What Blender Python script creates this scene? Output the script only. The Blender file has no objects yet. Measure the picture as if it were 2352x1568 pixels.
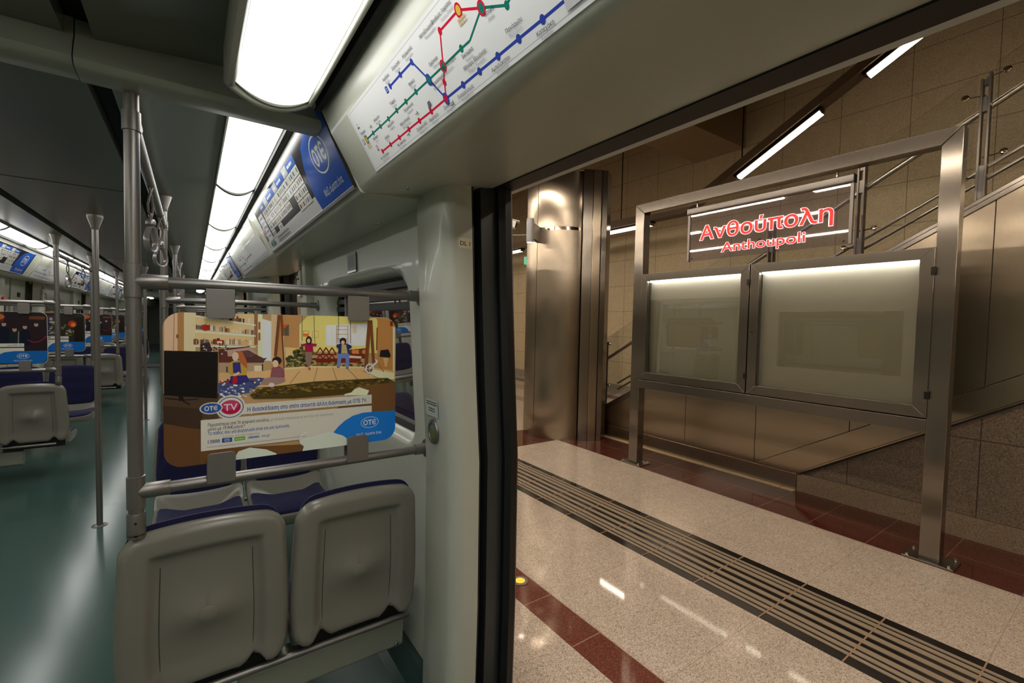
import bpy, math, random
from mathutils import Vector, Matrix
from mathutils.geometry import delaunay_2d_cdt
random.seed(7)
C = bpy.context.scene.collection
SC = bpy.context.scene
PI = math.pi

# ------------------------------------------------------------------ camera, world, exposure
IW, IH, FPX = 2352, 1568, 1048.0
CAM = Vector((0.0, 0.0, 1.45))
def cam_basis():
    def c(x, y): return Vector((x - IW/2, -(y - IH/2), -FPX))
    dy = c(440, 727).normalized()
    dx = c(2690, 773); dx = (dx - dy*dx.dot(dy)).normalized()
    dz = dx.cross(dy)
    return Matrix((dx, dy, dz))            # camera axes -> world
CB = cam_basis()
cam_data = bpy.data.cameras.new('camera'); cam_data.sensor_width = 36.0
cam_data.lens = FPX*36.0/IW; cam_data.clip_start = 0.02; cam_data.clip_end = 200
cam = bpy.data.objects.new('camera', cam_data); C.objects.link(cam)
cam.matrix_world = Matrix.Translation(CAM) @ CB.to_4x4()
SC.camera = cam
world = bpy.data.worlds.new('world'); SC.world = world; world.use_nodes = True
bgn = world.node_tree.nodes['Background']
bgn.inputs[0].default_value = (1.0, 0.86, 0.70, 1); bgn.inputs[1].default_value = 0.012
SC.view_settings.view_transform = 'Standard'; SC.view_settings.look = 'None'
SC.view_settings.gamma = 1.0; SC.view_settings.use_curve_mapping = False
SC.view_settings.exposure = 0.0
SC.cycles.use_denoising = True
SC.cycles.max_bounces = 8; SC.cycles.diffuse_bounces = 4; SC.cycles.glossy_bounces = 4
SC.cycles.transparent_max_bounces = 12
TRAIN_LAMP = 7.2        # emission of the carriage ceiling lights
PLAT_LAMP = 30.0        # emission of the platform fluorescent tubes
WALL_LAMP = 18.0

def ray(x, y): return CB @ Vector((x - IW/2, -(y - IH/2), -FPX))
def onY(x, y, v): r = ray(x, y); return CAM + r*((v - CAM.y)/r.y)
def onX(x, y, v): r = ray(x, y); return CAM + r*((v - CAM.x)/r.x)
def onP(x, y, p, n): r = ray(x, y); return CAM + r*((Vector(p) - CAM).dot(n)/r.dot(n))

# ------------------------------------------------------------------ materials
def lin(c):
    c = c/255.0
    return c/12.92 if c <= 0.04045 else ((c + 0.055)/1.055)**2.4
def rgb(r, g, b, k=1.0): return tuple(min(1.0, lin(v)*k) for v in (r, g, b)) + (1.0,)
MATS = {}
def mat(name, col, rough=0.5, metal=0.0, noise=0.0, nscale=40.0, bump=0.0, spec=0.5, stretch=None, coat=0.0):
    if name in MATS: return MATS[name]
    m = bpy.data.materials.new(name); m.use_nodes = True
    nt = m.node_tree; b = nt.nodes['Principled BSDF']
    b.inputs['Base Color'].default_value = col
    b.inputs['Roughness'].default_value = rough
    b.inputs['Metallic'].default_value = metal
    b.inputs['Specular IOR Level'].default_value = spec
    b.inputs['Coat Weight'].default_value = coat
    tc = nt.nodes.new('ShaderNodeTexCoord'); mp = nt.nodes.new('ShaderNodeMapping')
    nt.links.new(tc.outputs['Object'], mp.inputs[0])
    if stretch: mp.inputs['Scale'].default_value = stretch
    nz = nt.nodes.new('ShaderNodeTexNoise'); nz.inputs['Scale'].default_value = nscale; nz.inputs['Detail'].default_value = 4
    nt.links.new(mp.outputs[0], nz.inputs['Vector'])
    mx = nt.nodes.new('ShaderNodeMix'); mx.data_type = 'RGBA'; mx.blend_type = 'MULTIPLY'
    mx.inputs[0].default_value = 1.0
    rp = nt.nodes.new('ShaderNodeMapRange'); rp.inputs[3].default_value = 1.0 - noise; rp.inputs[4].default_value = 1.0 + noise
    nt.links.new(nz.outputs[0], rp.inputs[0])
    mx.inputs[6].default_value = col; nt.links.new(rp.outputs[0], mx.inputs[7])
    nt.links.new(mx.outputs[2], b.inputs['Base Color'])
    if bump:
        bp = nt.nodes.new('ShaderNodeBump'); bp.inputs['Strength'].default_value = bump; bp.inputs['Distance'].default_value = 0.002
        nt.links.new(nz.outputs[0], bp.inputs['Height']); nt.links.new(bp.outputs[0], b.inputs['Normal'])
    MATS[name] = m
    return m
def steel(name, col, rough=0.28, wave=0.0, aniso=0.98, rot=0.0, spread=0.012, fine=1.0):
    """brushed steel: stretched highlights, faint brush lines, slow waviness of thin sheet"""
    if name in MATS: return MATS[name]
    m = bpy.data.materials.new(name); m.use_nodes = True
    nt = m.node_tree; b = nt.nodes['Principled BSDF']
    b.inputs['Base Color'].default_value = col; b.inputs['Metallic'].default_value = 1.0
    b.inputs['Anisotropic'].default_value = aniso; b.inputs['Anisotropic Rotation'].default_value = rot
    tg = nt.nodes.new('ShaderNodeTangent'); tg.direction_type = 'RADIAL'; tg.axis = 'Z'
    nt.links.new(tg.outputs[0], b.inputs['Tangent'])
    tc = nt.nodes.new('ShaderNodeTexCoord'); mp = nt.nodes.new('ShaderNodeMapping'); mp.inputs['Scale'].default_value = (2*fine, 2*fine, 160)
    nt.links.new(tc.outputs['Object'], mp.inputs[0])
    nz = nt.nodes.new('ShaderNodeTexNoise'); nz.inputs['Scale'].default_value = 1.0; nz.inputs['Detail'].default_value = 3
    nt.links.new(mp.outputs[0], nz.inputs['Vector'])
    rp = nt.nodes.new('ShaderNodeMapRange'); rp.inputs[3].default_value = rough - spread; rp.inputs[4].default_value = rough + spread
    nt.links.new(nz.outputs[0], rp.inputs[0]); nt.links.new(rp.outputs[0], b.inputs['Roughness'])
    if wave:
        n2 = nt.nodes.new('ShaderNodeTexNoise'); n2.inputs['Scale'].default_value = 1.0; n2.inputs['Detail'].default_value = 0.5
        mp2 = nt.nodes.new('ShaderNodeMapping'); mp2.inputs['Scale'].default_value = (1.6, 1.6, 4.5)
        nt.links.new(tc.outputs['Object'], mp2.inputs[0]); nt.links.new(mp2.outputs[0], n2.inputs['Vector'])
        bp = nt.nodes.new('ShaderNodeBump'); bp.inputs['Strength'].default_value = wave; bp.inputs['Distance'].default_value = 0.02
        nt.links.new(n2.outputs[0], bp.inputs['Height']); nt.links.new(bp.outputs[0], b.inputs['Normal'])
    MATS[name] = m
    return m
def emit(name, col, strength, fade=None, base=None):
    if name in MATS: return MATS[name]
    m = bpy.data.materials.new(name); m.use_nodes = True
    nt = m.node_tree; b = nt.nodes['Principled BSDF']
    b.inputs['Base Color'].default_value = base or (0.8, 0.8, 0.78, 1)
    b.inputs['Emission Color'].default_value = col; b.inputs['Emission Strength'].default_value = strength
    if fade:                                # the tubes stop short of the end of the diffuser
        tc = nt.nodes.new('ShaderNodeTexCoord'); sp = nt.nodes.new('ShaderNodeSeparateXYZ')
        ab = nt.nodes.new('ShaderNodeMath'); ab.operation = 'ABSOLUTE'
        mr = nt.nodes.new('ShaderNodeMapRange'); mr.interpolation_type = 'SMOOTHSTEP'
        mr.inputs[1].default_value = fade[0]; mr.inputs[2].default_value = fade[1]
        mr.inputs[3].default_value = strength; mr.inputs[4].default_value = strength*fade[2]
        nt.links.new(tc.outputs['Object'], sp.inputs[0]); nt.links.new(sp.outputs['Y'], ab.inputs[0])
        nt.links.new(ab.outputs[0], mr.inputs[0]); nt.links.new(mr.outputs[0], b.inputs['Emission Strength'])
    MATS[name] = m
    return m
def glass(name, tint=(1, 1, 1, 1), refl=0.12, rough=0.02, dirt=0.0):
    if name in MATS: return MATS[name]
    m = bpy.data.materials.new(name); m.use_nodes = True
    nt = m.node_tree; nt.nodes.remove(nt.nodes['Principled BSDF']); out = nt.nodes['Material Output']
    t = nt.nodes.new('ShaderNodeBsdfTransparent'); t.inputs[0].default_value = tint
    g = nt.nodes.new('ShaderNodeBsdfGlossy'); g.inputs['Roughness'].default_value = rough
    fr = nt.nodes.new('ShaderNodeFresnel'); fr.inputs[0].default_value = 1.5
    ma = nt.nodes.new('ShaderNodeMath'); ma.operation = 'MULTIPLY_ADD'; ma.inputs[1].default_value = 0.9 if refl > 0 else 0.35; ma.inputs[2].default_value = refl
    nt.links.new(fr.outputs[0], ma.inputs[0])
    mx = nt.nodes.new('ShaderNodeMixShader'); nt.links.new(ma.outputs[0], mx.inputs[0])
    nt.links.new(t.outputs[0], mx.inputs[1]); nt.links.new(g.outputs[0], mx.inputs[2])
    last = mx
    if dirt:
        d = nt.nodes.new('ShaderNodeBsdfDiffuse'); d.inputs[0].default_value = (0.7, 0.68, 0.72, 1)
        m2 = nt.nodes.new('ShaderNodeMixShader'); m2.inputs[0].default_value = dirt
        nt.links.new(mx.outputs[0], m2.inputs[1]); nt.links.new(d.outputs[0], m2.inputs[2]); last = m2
    nt.links.new(last.outputs[0], out.inputs[0])
    MATS[name] = m
    return m
def granite(name, base, dark, light, rough=0.12, scale=190.0, joints=None, jcol=(0.2, 0.15, 0.11, 1), axes='XY', amount=0.5, jw=0.004):
    """speckled stone; joints = (origin a, origin b, pitch a, pitch b) in the plane given by axes"""
    if name in MATS: return MATS[name]
    m = bpy.data.materials.new(name); m.use_nodes = True
    nt = m.node_tree; b = nt.nodes['Principled BSDF']; b.inputs['Roughness'].default_value = rough
    tc = nt.nodes.new('ShaderNodeTexCoord')
    vo = nt.nodes.new('ShaderNodeTexVoronoi'); vo.inputs['Scale'].default_value = scale
    nt.links.new(tc.outputs['Object'], vo.inputs['Vector'])
    rp = nt.nodes.new('ShaderNodeValToRGB'); cr = rp.color_ramp
    cr.interpolation = 'CONSTANT'
    cr.elements[0].position = 0.0; cr.elements[0].color = dark
    cr.elements[1].position = 0.16; cr.elements[1].color = tuple(base[i]*0.72 for i in range(3)) + (1,)
    e = cr.elements.new(0.36); e.color = base
    e = cr.elements.new(0.74); e.color = light
    sp = nt.nodes.new('ShaderNodeSeparateColor'); nt.links.new(vo.outputs['Color'], sp.inputs[0])
    nt.links.new(sp.outputs[0], rp.inputs[0])
    nz = nt.nodes.new('ShaderNodeTexNoise'); nz.inputs['Scale'].default_value = 7; nt.links.new(tc.outputs['Object'], nz.inputs['Vector'])
    mx = nt.nodes.new('ShaderNodeMix'); mx.data_type = 'RGBA'; mx.inputs[0].default_value = amount
    mx.inputs[6].default_value = base; nt.links.new(rp.outputs[0], mx.inputs[7])
    m3 = nt.nodes.new('ShaderNodeMix'); m3.data_type = 'RGBA'; m3.blend_type = 'MULTIPLY'; m3.inputs[0].default_value = 1.0
    mr = nt.nodes.new('ShaderNodeMapRange'); mr.inputs[3].default_value = 0.9; mr.inputs[4].default_value = 1.1
    nt.links.new(nz.outputs[0], mr.inputs[0]); nt.links.new(mx.outputs[2], m3.inputs[6]); nt.links.new(mr.outputs[0], m3.inputs[7])
    col = m3.outputs[2]
    if joints:
        s3 = nt.nodes.new('ShaderNodeSeparateXYZ'); nt.links.new(tc.outputs['Object'], s3.inputs[0])
        masks = []
        for ax, o, p in ((axes[0], joints[0], joints[2]), (axes[1], joints[1], joints[3])):
            if not p: continue
            a = nt.nodes.new('ShaderNodeMath'); a.operation = 'SUBTRACT'; a.inputs[1].default_value = o - p/2
            nt.links.new(s3.outputs[ax], a.inputs[0])
            d = nt.nodes.new('ShaderNodeMath'); d.operation = 'DIVIDE'; d.inputs[1].default_value = p; nt.links.new(a.outputs[0], d.inputs[0])
            f = nt.nodes.new('ShaderNodeMath'); f.operation = 'FRACT'; nt.links.new(d.outputs[0], f.inputs[0])
            q = nt.nodes.new('ShaderNodeMath'); q.operation = 'SUBTRACT'; q.inputs[1].default_value = 0.5; nt.links.new(f.outputs[0], q.inputs[0])
            ab = nt.nodes.new('ShaderNodeMath'); ab.operation = 'ABSOLUTE'; nt.links.new(q.outputs[0], ab.inputs[0])
            lt = nt.nodes.new('ShaderNodeMath'); lt.operation = 'LESS_THAN'; lt.inputs[1].default_value = jw/p; nt.links.new(ab.outputs[0], lt.inputs[0])
            masks.append(lt)
        k = masks[0].outputs[0]
        if len(masks) == 2:
            mm = nt.nodes.new('ShaderNodeMath'); mm.operation = 'MAXIMUM'; nt.links.new(k, mm.inputs[0]); nt.links.new(masks[1].outputs[0], mm.inputs[1]); k = mm.outputs[0]
        mj = nt.nodes.new('ShaderNodeMix'); mj.data_type = 'RGBA'; nt.links.new(k, mj.inputs[0]); nt.links.new(col, mj.inputs[6]); mj.inputs[7].default_value = jcol
        col = mj.outputs[2]
    nt.links.new(col, b.inputs['Base Color'])
    MATS[name] = m
    return m
def ink(name='printed_ink', rough=0.35, spec=0.25):
    if name in MATS: return MATS[name]
    m = bpy.data.materials.new(name); m.use_nodes = True
    nt = m.node_tree; b = nt.nodes['Principled BSDF']; b.inputs['Roughness'].default_value = rough; b.inputs['Specular IOR Level'].default_value = spec
    a = nt.nodes.new('ShaderNodeAttribute'); a.attribute_name = 'ink'
    nt.links.new(a.outputs['Color'], b.inputs['Base Color'])
    MATS[name] = m
    return m

M = {
 'panel': mat('pale_green_grey_plastic', rgb(190, 191, 176), 0.30, noise=0.03, nscale=3, coat=0.15),
 'ceiling': mat('ceiling_laminate', rgb(104, 108, 98), 0.24, noise=0.04, nscale=2),
 'beam': mat('grey_green_moulding', rgb(150, 151, 136), 0.35, noise=0.03, nscale=3),
 'floor': mat('teal_rubber_floor', rgb(66, 92, 86), 0.19, noise=0.12, nscale=160, spec=0.5),
 'skirt': mat('dark_teal_skirting', rgb(48, 72, 68), 0.4, noise=0.05),
 'seat': mat('warm_grey_seat_plastic', rgb(130, 125, 113), 0.25, noise=0.05, nscale=400, bump=0.06),
 'tube': mat('satin_grey_tube', rgb(134, 129, 124), 0.36, 0.75, noise=0.05, nscale=60),
 'clamp': mat('grey_cast_clamp', rgb(140, 134, 128), 0.4, 0.7, noise=0.04),
 'black': mat('black_rubber', rgb(14, 13, 13), 0.45, noise=0.1),
 'slot': mat('black_slot', rgb(8, 8, 8), 0.7, noise=0.1),
 'leaf': mat('dark_grey_leaf', rgb(54, 58, 57), 0.35, noise=0.05),
 'strap': mat('dark_leather_strap', rgb(88, 76, 66), 0.5, noise=0.1),
 'ring': mat('moulded_grey_grip', rgb(150, 142, 138), 0.22, 0.35, noise=0.05),
 'chrome': mat('polished_chrome', rgb(210, 210, 208), 0.12, 1.0, noise=0.02),
 'dark': mat('dark_metal', rgb(52, 50, 47), 0.35, 0.8, noise=0.06),
 'red': mat('red_plastic', rgb(196, 28, 22), 0.35, noise=0.05),
 'white': mat('white_plastic', rgb(225, 224, 218), 0.35, noise=0.03),
 'grey': mat('grey_plastic', rgb(150, 150, 152), 0.4, noise=0.03),
 'steel': steel('brushed_steel_frame', rgb(150, 143, 134), 0.22),
 'steelw': steel('brushed_steel_sheet', rgb(176, 163, 144), 0.24, wave=0.06),
 'steelc': steel('brushed_steel_column', rgb(176, 164, 148), 0.26, wave=0.03),
 'mirror': steel('polished_steel', rgb(215, 205, 190), 0.10, aniso=0.0, spread=0.02),
 'soffit': mat('brown_soffit', rgb(120, 100, 80), 0.7, noise=0.08, nscale=5),
 'outer': mat('carriage_outer_skin', rgb(205, 206, 200), 0.3, noise=0.04),
 'lens': emit('lit_carriage_diffuser', (1.0, 0.99, 0.95, 1), TRAIN_LAMP, (0.50, 0.605, 0.18)),
 'tubelight': emit('lit_fluorescent_tube', (1.0, 0.86, 0.70, 1), PLAT_LAMP),
 'walllight': emit('lit_wall_fluorescent', (1.0, 0.84, 0.66, 1), WALL_LAMP),
 'led': emit('lit_case_strip', (0.92, 0.93, 1.0, 1), 9.0),
 'spot': emit('lit_spot_glass', (1.0, 0.88, 0.72, 1), 14.0),
 'amber': emit('lit_amber_glass', (1.0, 0.42, 0.03, 1), 1.3, base=(0.5, 0.25, 0.02, 1)),
 'edgelight': emit('lit_platform_edge_tube', (1.0, 0.86, 0.70, 1), PLAT_LAMP*1.1),
 'rail': steel('satin_steel_rail', rgb(214, 206, 194), 0.3, aniso=0.0, spread=0.02),
 'post': mat('grey_steel_post', rgb(112, 108, 102), 0.3, 0.85, noise=0.04),
 'pane': glass('window_glass', (0.52, 0.54, 0.52, 1), 0.004),
 'clear': glass('clear_glass', (0.95, 0.96, 0.95, 1), -0.03),
 'signglass': glass('sign_glass', (0.90, 0.88, 0.93, 1), 0.10, 0.02, 0.02),
 'ink': ink(), 'gloss_ink': ink('glossy_printed_ink', 0.12, 0.07),
}
def blue_fabric():
    m = bpy.data.materials.new('blue_dotted_moquette'); m.use_nodes = True
    nt = m.node_tree; b = nt.nodes['Principled BSDF']; b.inputs['Roughness'].default_value = 0.85
    b.inputs['Sheen Weight'].default_value = 0.1
    tc = nt.nodes.new('ShaderNodeTexCoord'); vo = nt.nodes.new('ShaderNodeTexVoronoi'); vo.inputs['Scale'].default_value = 95
    vo.inputs['Randomness'].default_value = 0.0
    nt.links.new(tc.outputs['Object'], vo.inputs['Vector'])
    rp = nt.nodes.new('ShaderNodeValToRGB'); rp.color_ramp.elements[0].position = 0.22; rp.color_ramp.elements[1].position = 0.36
    rp.color_ramp.elements[0].color = rgb(36, 38, 92); rp.color_ramp.elements[1].color = rgb(12, 9, 62)
    nt.links.new(vo.outputs['Distance'], rp.inputs[0]); nt.links.new(rp.outputs[0], b.inputs['Base Color'])
    return m
M['blue'] = blue_fabric()

# ------------------------------------------------------------------ mesh builder
class MB:
    def __init__(s): s.v = []; s.f = []; s.m = []; s.c = []
    def poly(s, pts, m=0, col=None):
        n = len(s.v); s.v += [tuple(p) for p in pts]; s.f.append(tuple(range(n, n + len(pts)))); s.m.append(m); s.c.append(col)
    def mesh(s, verts, faces, m=0, col=None):
        n = len(s.v); s.v += [tuple(p) for p in verts]
        for f in faces: s.f.append(tuple(i + n for i in f)); s.m.append(m); s.c.append(col)
    def box(s, x0, x1, y0, y1, z0, z1, m=0):
        v = [(x, y, z) for x in (x0, x1) for y in (y0, y1) for z in (z0, z1)]
        s.mesh(v, [(0, 1, 3, 2), (4, 6, 7, 5), (0, 4, 5, 1), (2, 3, 7, 6), (0, 2, 6, 4), (1, 5, 7, 3)], m); return s
    def loft(s, loops, m=0, closed=True, caps=True):
        n = len(loops[0]); v = [p for l in loops for p in l]; f = []
        for i in range(len(loops) - 1):
            for j in range(n if closed else n - 1):
                k = (j + 1) % n
                f.append((i*n + j, i*n + k, (i + 1)*n + k, (i + 1)*n + j))
        if caps:
            f.append(tuple(range(n - 1, -1, -1))); f.append(tuple((len(loops) - 1)*n + j for j in range(n)))
        s.mesh(v, f, m); return s
    def prism(s, poly, axis, lo, hi, m=0):
        def p3(a, b, h): return {'X': (h, a, b), 'Y': (a, h, b), 'Z': (a, b, h)}[axis]
        return s.loft([[p3(a, b, lo) for a, b in poly], [p3(a, b, hi) for a, b in poly]], m)
    def tube(s, pts, r, n=14, m=0, closed=False, flat=1.0):
        pts = [Vector(p) for p in pts]; loops = []; N = len(pts); prev = None
        for i, p in enumerate(pts):
            a = pts[(i - 1) % N] if (closed or i > 0) else p
            b = pts[(i + 1) % N] if (closed or i < N - 1) else p
            t = (b - a).normalized()
            if prev is None:
                u = t.orthogonal().normalized()
                if abs(t.z) < 0.9: u = t.cross(Vector((0, 0, 1))).normalized()
            else: u = (prev - t*prev.dot(t)).normalized()
            prev = u; w = t.cross(u)
            rr = r[i] if isinstance(r, (list, tuple)) else r
            loops.append([p + (u*math.cos(2*PI*k/n) + w*math.sin(2*PI*k/n)*flat)*rr for k in range(n)])
        if closed: loops.append(loops[0])
        return s.loft(loops, m, caps=not closed)
    def lathe(s, prof, base=(0, 0, 0), axis=(0, 0, 1), n=24, m=0):
        ax = Vector(axis).normalized(); u = ax.orthogonal().normalized(); w = ax.cross(u); b = Vector(base)
        loops = [[b + ax*h + (u*math.cos(2*PI*k/n) + w*math.sin(2*PI*k/n))*max(r, 1e-4) for k in range(n)] for r, h in prof]
        return s.loft(loops, m)
    def build(s, name, mats, parent=None, off=None, bevel=0.0, sharp=35, smooth=True):
        if not isinstance(mats, (list, tuple)): mats = [mats]
        me = bpy.data.meshes.new(name)
        if off is None: off = parent.location if (parent is not None and parent.get('_w')) else Vector((0, 0, 0))
        if parent is not None and parent.parent is not None and parent.parent.get('_w') and off.length == 0: off = parent.parent.location
        me.from_pydata([(x - off[0], y - off[1], z - off[2]) for x, y, z in s.v], [], s.f)
        for k in mats: me.materials.append(k)
        me.polygons.foreach_set('material_index', s.m)
        if any(c is not None for c in s.c):
            at = me.color_attributes.new('ink', 'FLOAT_COLOR', 'CORNER')
            buf = []
            for f, c in zip(s.f, s.c): buf += list(c or (1, 1, 1, 1))*len(f)
            at.data.foreach_set('color', buf)
        else:
            import bmesh
            bm = bmesh.new(); bm.from_mesh(me); bmesh.ops.recalc_face_normals(bm, faces=bm.faces); bm.to_mesh(me); bm.free()
        if smooth:
            me.polygons.foreach_set('use_smooth', [True]*len(me.polygons)); me.set_sharp_from_angle(angle=math.radians(sharp))
        me.update()
        o = bpy.data.objects.new(name, me); C.objects.link(o)
        if parent is not None: o.parent = parent
        if bevel:
            b = o.modifiers.new('bevel', 'BEVEL'); b.width = bevel; b.segments = 2; b.limit_method = 'ANGLE'; b.angle_limit = math.radians(40)
        return o

def tag(o, label=None, cat=None, group=None, kind=None):
    if label: o['label'] = label
    if cat: o['category'] = cat
    if group: o['group'] = group
    if kind: o['kind'] = kind
    return o
def thing(name, label, cat, loc=(0, 0, 0), rz=0.0, group=None, world_parts=False):
    o = bpy.data.objects.new(name, None); C.objects.link(o); o.empty_display_size = 0.05
    o.location = Vector(loc); o.rotation_euler = (0, 0, rz); tag(o, label, cat, group)
    if world_parts: o['_w'] = 1
    return o
def struct(name, mb, m, label=None, bevel=0.0, **k):
    o = mb.build(name, m, bevel=bevel, **k); o['kind'] = 'structure'
    if label: o['label'] = label; 
    return o
def dup(root, loc, rz, label, group=None):
    r = root.copy(); C.objects.link(r); r.location = Vector(loc); r.rotation_euler = (0, 0, rz); r['label'] = label
    if group: r['group'] = group
    for ch in list(root.children):
        c = ch.copy(); C.objects.link(c); c.parent = r
        for g in list(ch.children):
            d = g.copy(); C.objects.link(d); d.parent = c
    return r
ORD = ['first', 'second', 'third', 'fourth', 'fifth', 'sixth', 'seventh', 'eighth', 'ninth', 'tenth', 'eleventh', 'twelfth', 'thirteenth']

def rrect(w0, w1, h0, h1, r, n=8):
    """rounded rectangle, counter-clockwise, list of (a, b)"""
    rs = r if isinstance(r, (list, tuple)) else (r, r, r, r)      # bl, br, tr, tl
    out = []
    for (ca, cb, a0, rr) in ((w0, h0, PI, rs[0]), (w1, h0, 1.5*PI, rs[1]), (w1, h1, 0, rs[2]), (w0, h1, 0.5*PI, rs[3])):
        ox = ca + (rr if ca == w0 else -rr); oy = cb + (rr if cb == h0 else -rr)
        for i in range(n + 1):
            t = a0 + 0.5*PI*i/n
            out.append((ox + rr*math.cos(t), oy + rr*math.sin(t)))
    return out
def resample(loop, n):
    L = len(loop); seg = [0.0]
    for i in range(L): seg.append(seg[-1] + math.dist(loop[i], loop[(i + 1) % L]))
    out = []; j = 0
    for k in range(n):
        t = seg[-1]*k/n
        while seg[j + 1] < t: j += 1
        f = (t - seg[j])/max(1e-9, seg[j + 1] - seg[j]); a, b = loop[j], loop[(j + 1) % L]
        out.append((a[0] + (b[0] - a[0])*f, a[1] + (b[1] - a[1])*f))
    return out
def sstep(x, a, b):
    t = max(0.0, min(1.0, (x - a)/(b - a))); return t*t*(3 - 2*t)

# ------------------------------------------------------------------ flat printing (posters, maps, labels)
class Print:
    """flat artwork on a plane: origin o, unit axes u (right) and v (up); artwork faces n"""
    def __init__(s, o, u, v, n, eps=1.6e-5):
        s.o, s.u, s.v, s.n = Vector(o), Vector(u), Vector(v), Vector(n); s.k = 0; s.eps = eps; s.mb = MB()
    def P(s, a, b, k=None): return s.o + s.u*a + s.v*b + s.n*(s.eps*(s.k if k is None else k))
    def poly(s, pts, col, k=1.0):
        s.k += 1; s.mb.poly([s.P(a, b) for a, b in pts], 0, rgb(*col, k) if len(col) == 3 else col)
    def rect(s, a0, a1, b0, b1, col, r=0.0):
        s.poly(rrect(a0, a1, b0, b1, r) if r else [(a0, b0), (a1, b0), (a1, b1), (a0, b1)], col)
    def disc(s, a, b, ra, rb, col, n=28): s.poly([(a + ra*math.cos(2*PI*i/n), b + rb*math.sin(2*PI*i/n)) for i in range(n)], col)
    def ring(s, a, b, ra, rb, w, col, n=36):
        s.k += 1
        for i in range(n):
            t0, t1 = 2*PI*i/n, 2*PI*(i + 1)/n
            s.mb.poly([s.P(a + (ra - q)*math.cos(t), b + (rb - q)*math.sin(t)) for t, q in ((t0, 0), (t1, 0), (t1, w), (t0, w))], 0, rgb(*col))
    def line(s, pts, w, col):
        s.k += 1
        for (a, b), (c, d) in zip(pts[:-1], pts[1:]):
            L = math.hypot(c - a, d - b) or 1e-6; nx, ny = -(d - b)/L*w/2, (c - a)/L*w/2
            s.mb.poly([s.P(a + nx, b + ny), s.P(c + nx, d + ny), s.P(c - nx, d - ny), s.P(a - nx, b - ny)], 0, rgb(*col))
    def text(s, body, a, b, h, col, width=None, align='LEFT', bold=0.0, rot=0.0, res=2, shear=0.0):
        vs, fs, w = text_mesh(body, bold, res, shear)
        sx = h if width is None else width/max(1e-6, w)
        ox = {'LEFT': 0, 'CENTER': -w*sx/2, 'RIGHT': -w*sx}[align]
        s.k += 1; cr, sr = math.cos(rot), math.sin(rot); pts = []
        for x, y in vs:
            p, q = ox + x*sx, y*h
            pts.append(s.P(a + p*cr - q*sr, b + p*sr + q*cr))
        s.mb.mesh(pts, fs, 0, rgb(*col)); return w*sx
    def bar(s, a, b, w, h, col):
        """a line of print too small to read: broken into word-long dashes"""
        x = a
        while x < a + w:
            l = random.uniform(1.2, 4.0)*h
            s.rect(x, min(a + w, x + l), b, b + h, col); x += l + 0.5*h
GLYPHS = {}
def outline(body, bold, res, shear):
    """contours of a piece of lettering as directed point loops"""
    cu = bpy.data.curves.new('t', 'FONT'); cu.body = body; cu.size = 1.39; cu.resolution_u = res; cu.shear = shear; cu.fill_mode = 'NONE'
    ob = bpy.data.objects.new('t', cu); C.objects.link(ob)
    me = bpy.data.meshes.new_from_object(ob.evaluated_get(bpy.context.evaluated_depsgraph_get()))
    pts = [(v.co.x, v.co.y) for v in me.vertices]; nxt = {e.vertices[0]: e.vertices[1] for e in me.edges}
    bpy.data.objects.remove(ob); bpy.data.curves.remove(cu); bpy.data.meshes.remove(me)
    loops = []; seen = set()
    for i in range(len(pts)):
        if i in seen or i not in nxt: continue
        l = []; j = i
        while j not in seen and j in nxt: seen.add(j); l.append(pts[j]); j = nxt[j]
        if len(l) > 2: loops.append(l)
    if bold and loops:                       # thicken the strokes: push every contour outwards
        sg = 1 if sum(a[0]*b[1] - b[0]*a[1] for l in loops for a, b in zip(l, l[1:] + l[:1])) > 0 else -1
        out = []
        for l in loops:
            l = [q for i, q in enumerate(l) if math.dist(q, l[i - 1]) > 1e-5]; n = len(l); o = []
            for i in range(n):
                (ax, ay), (bx, by), (cx, cy) = l[i - 1], l[i], l[(i + 1) % n]
                u = Vector((by - ay, ax - bx)).normalized(); v = Vector((cy - by, bx - cx)).normalized(); w = u + v
                k = min(2.0, 2/max(0.2, w.length_squared))
                o.append((bx + sg*w.x*bold*k*0.5*1.0, by + sg*w.y*bold*k*0.5*1.0))
            out.append(o)
        loops = out
    return loops
def xmax(body): return max(p[0] for l in outline(body, 0, 1, 0) for p in l)
def glyph(ch, bold, res, shear):
    key = (ch, bold, res, shear)
    if key not in GLYPHS:
        ak = (ch,)
        if ak not in GLYPHS: GLYPHS[ak] = xmax(ch + '.') - GLYPHS.setdefault('.', xmax('.'))
        adv = GLYPHS[ak]
        loops = outline(ch, bold, res, shear) if ch.strip() else []
        vs, fs = [], []
        if loops:
            P2, E2 = [], []
            for l in loops:
                n = len(P2); P2 += [Vector(p) for p in l]; E2 += [(n + k, n + (k + 1) % len(l)) for k in range(len(l))]
            v2, _, f2, _, _, _ = delaunay_2d_cdt(P2, E2, [], 0, 1e-5)
            vs = [(v.x, v.y) for v in v2]
            for f in f2:
                cx = sum(vs[i][0] for i in f)/len(f); cy = sum(vs[i][1] for i in f)/len(f); w = 0
                for l in loops:
                    for (x0, y0), (x1, y1) in zip(l, l[1:] + l[:1]):
                        if (y0 <= cy) != (y1 <= cy) and x0 + (cy - y0)/(y1 - y0)*(x1 - x0) > cx: w += 1 if y1 > y0 else -1
                if w: fs.append(tuple(f))
        GLYPHS[key] = (vs, fs, adv)
    return GLYPHS[key]
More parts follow.
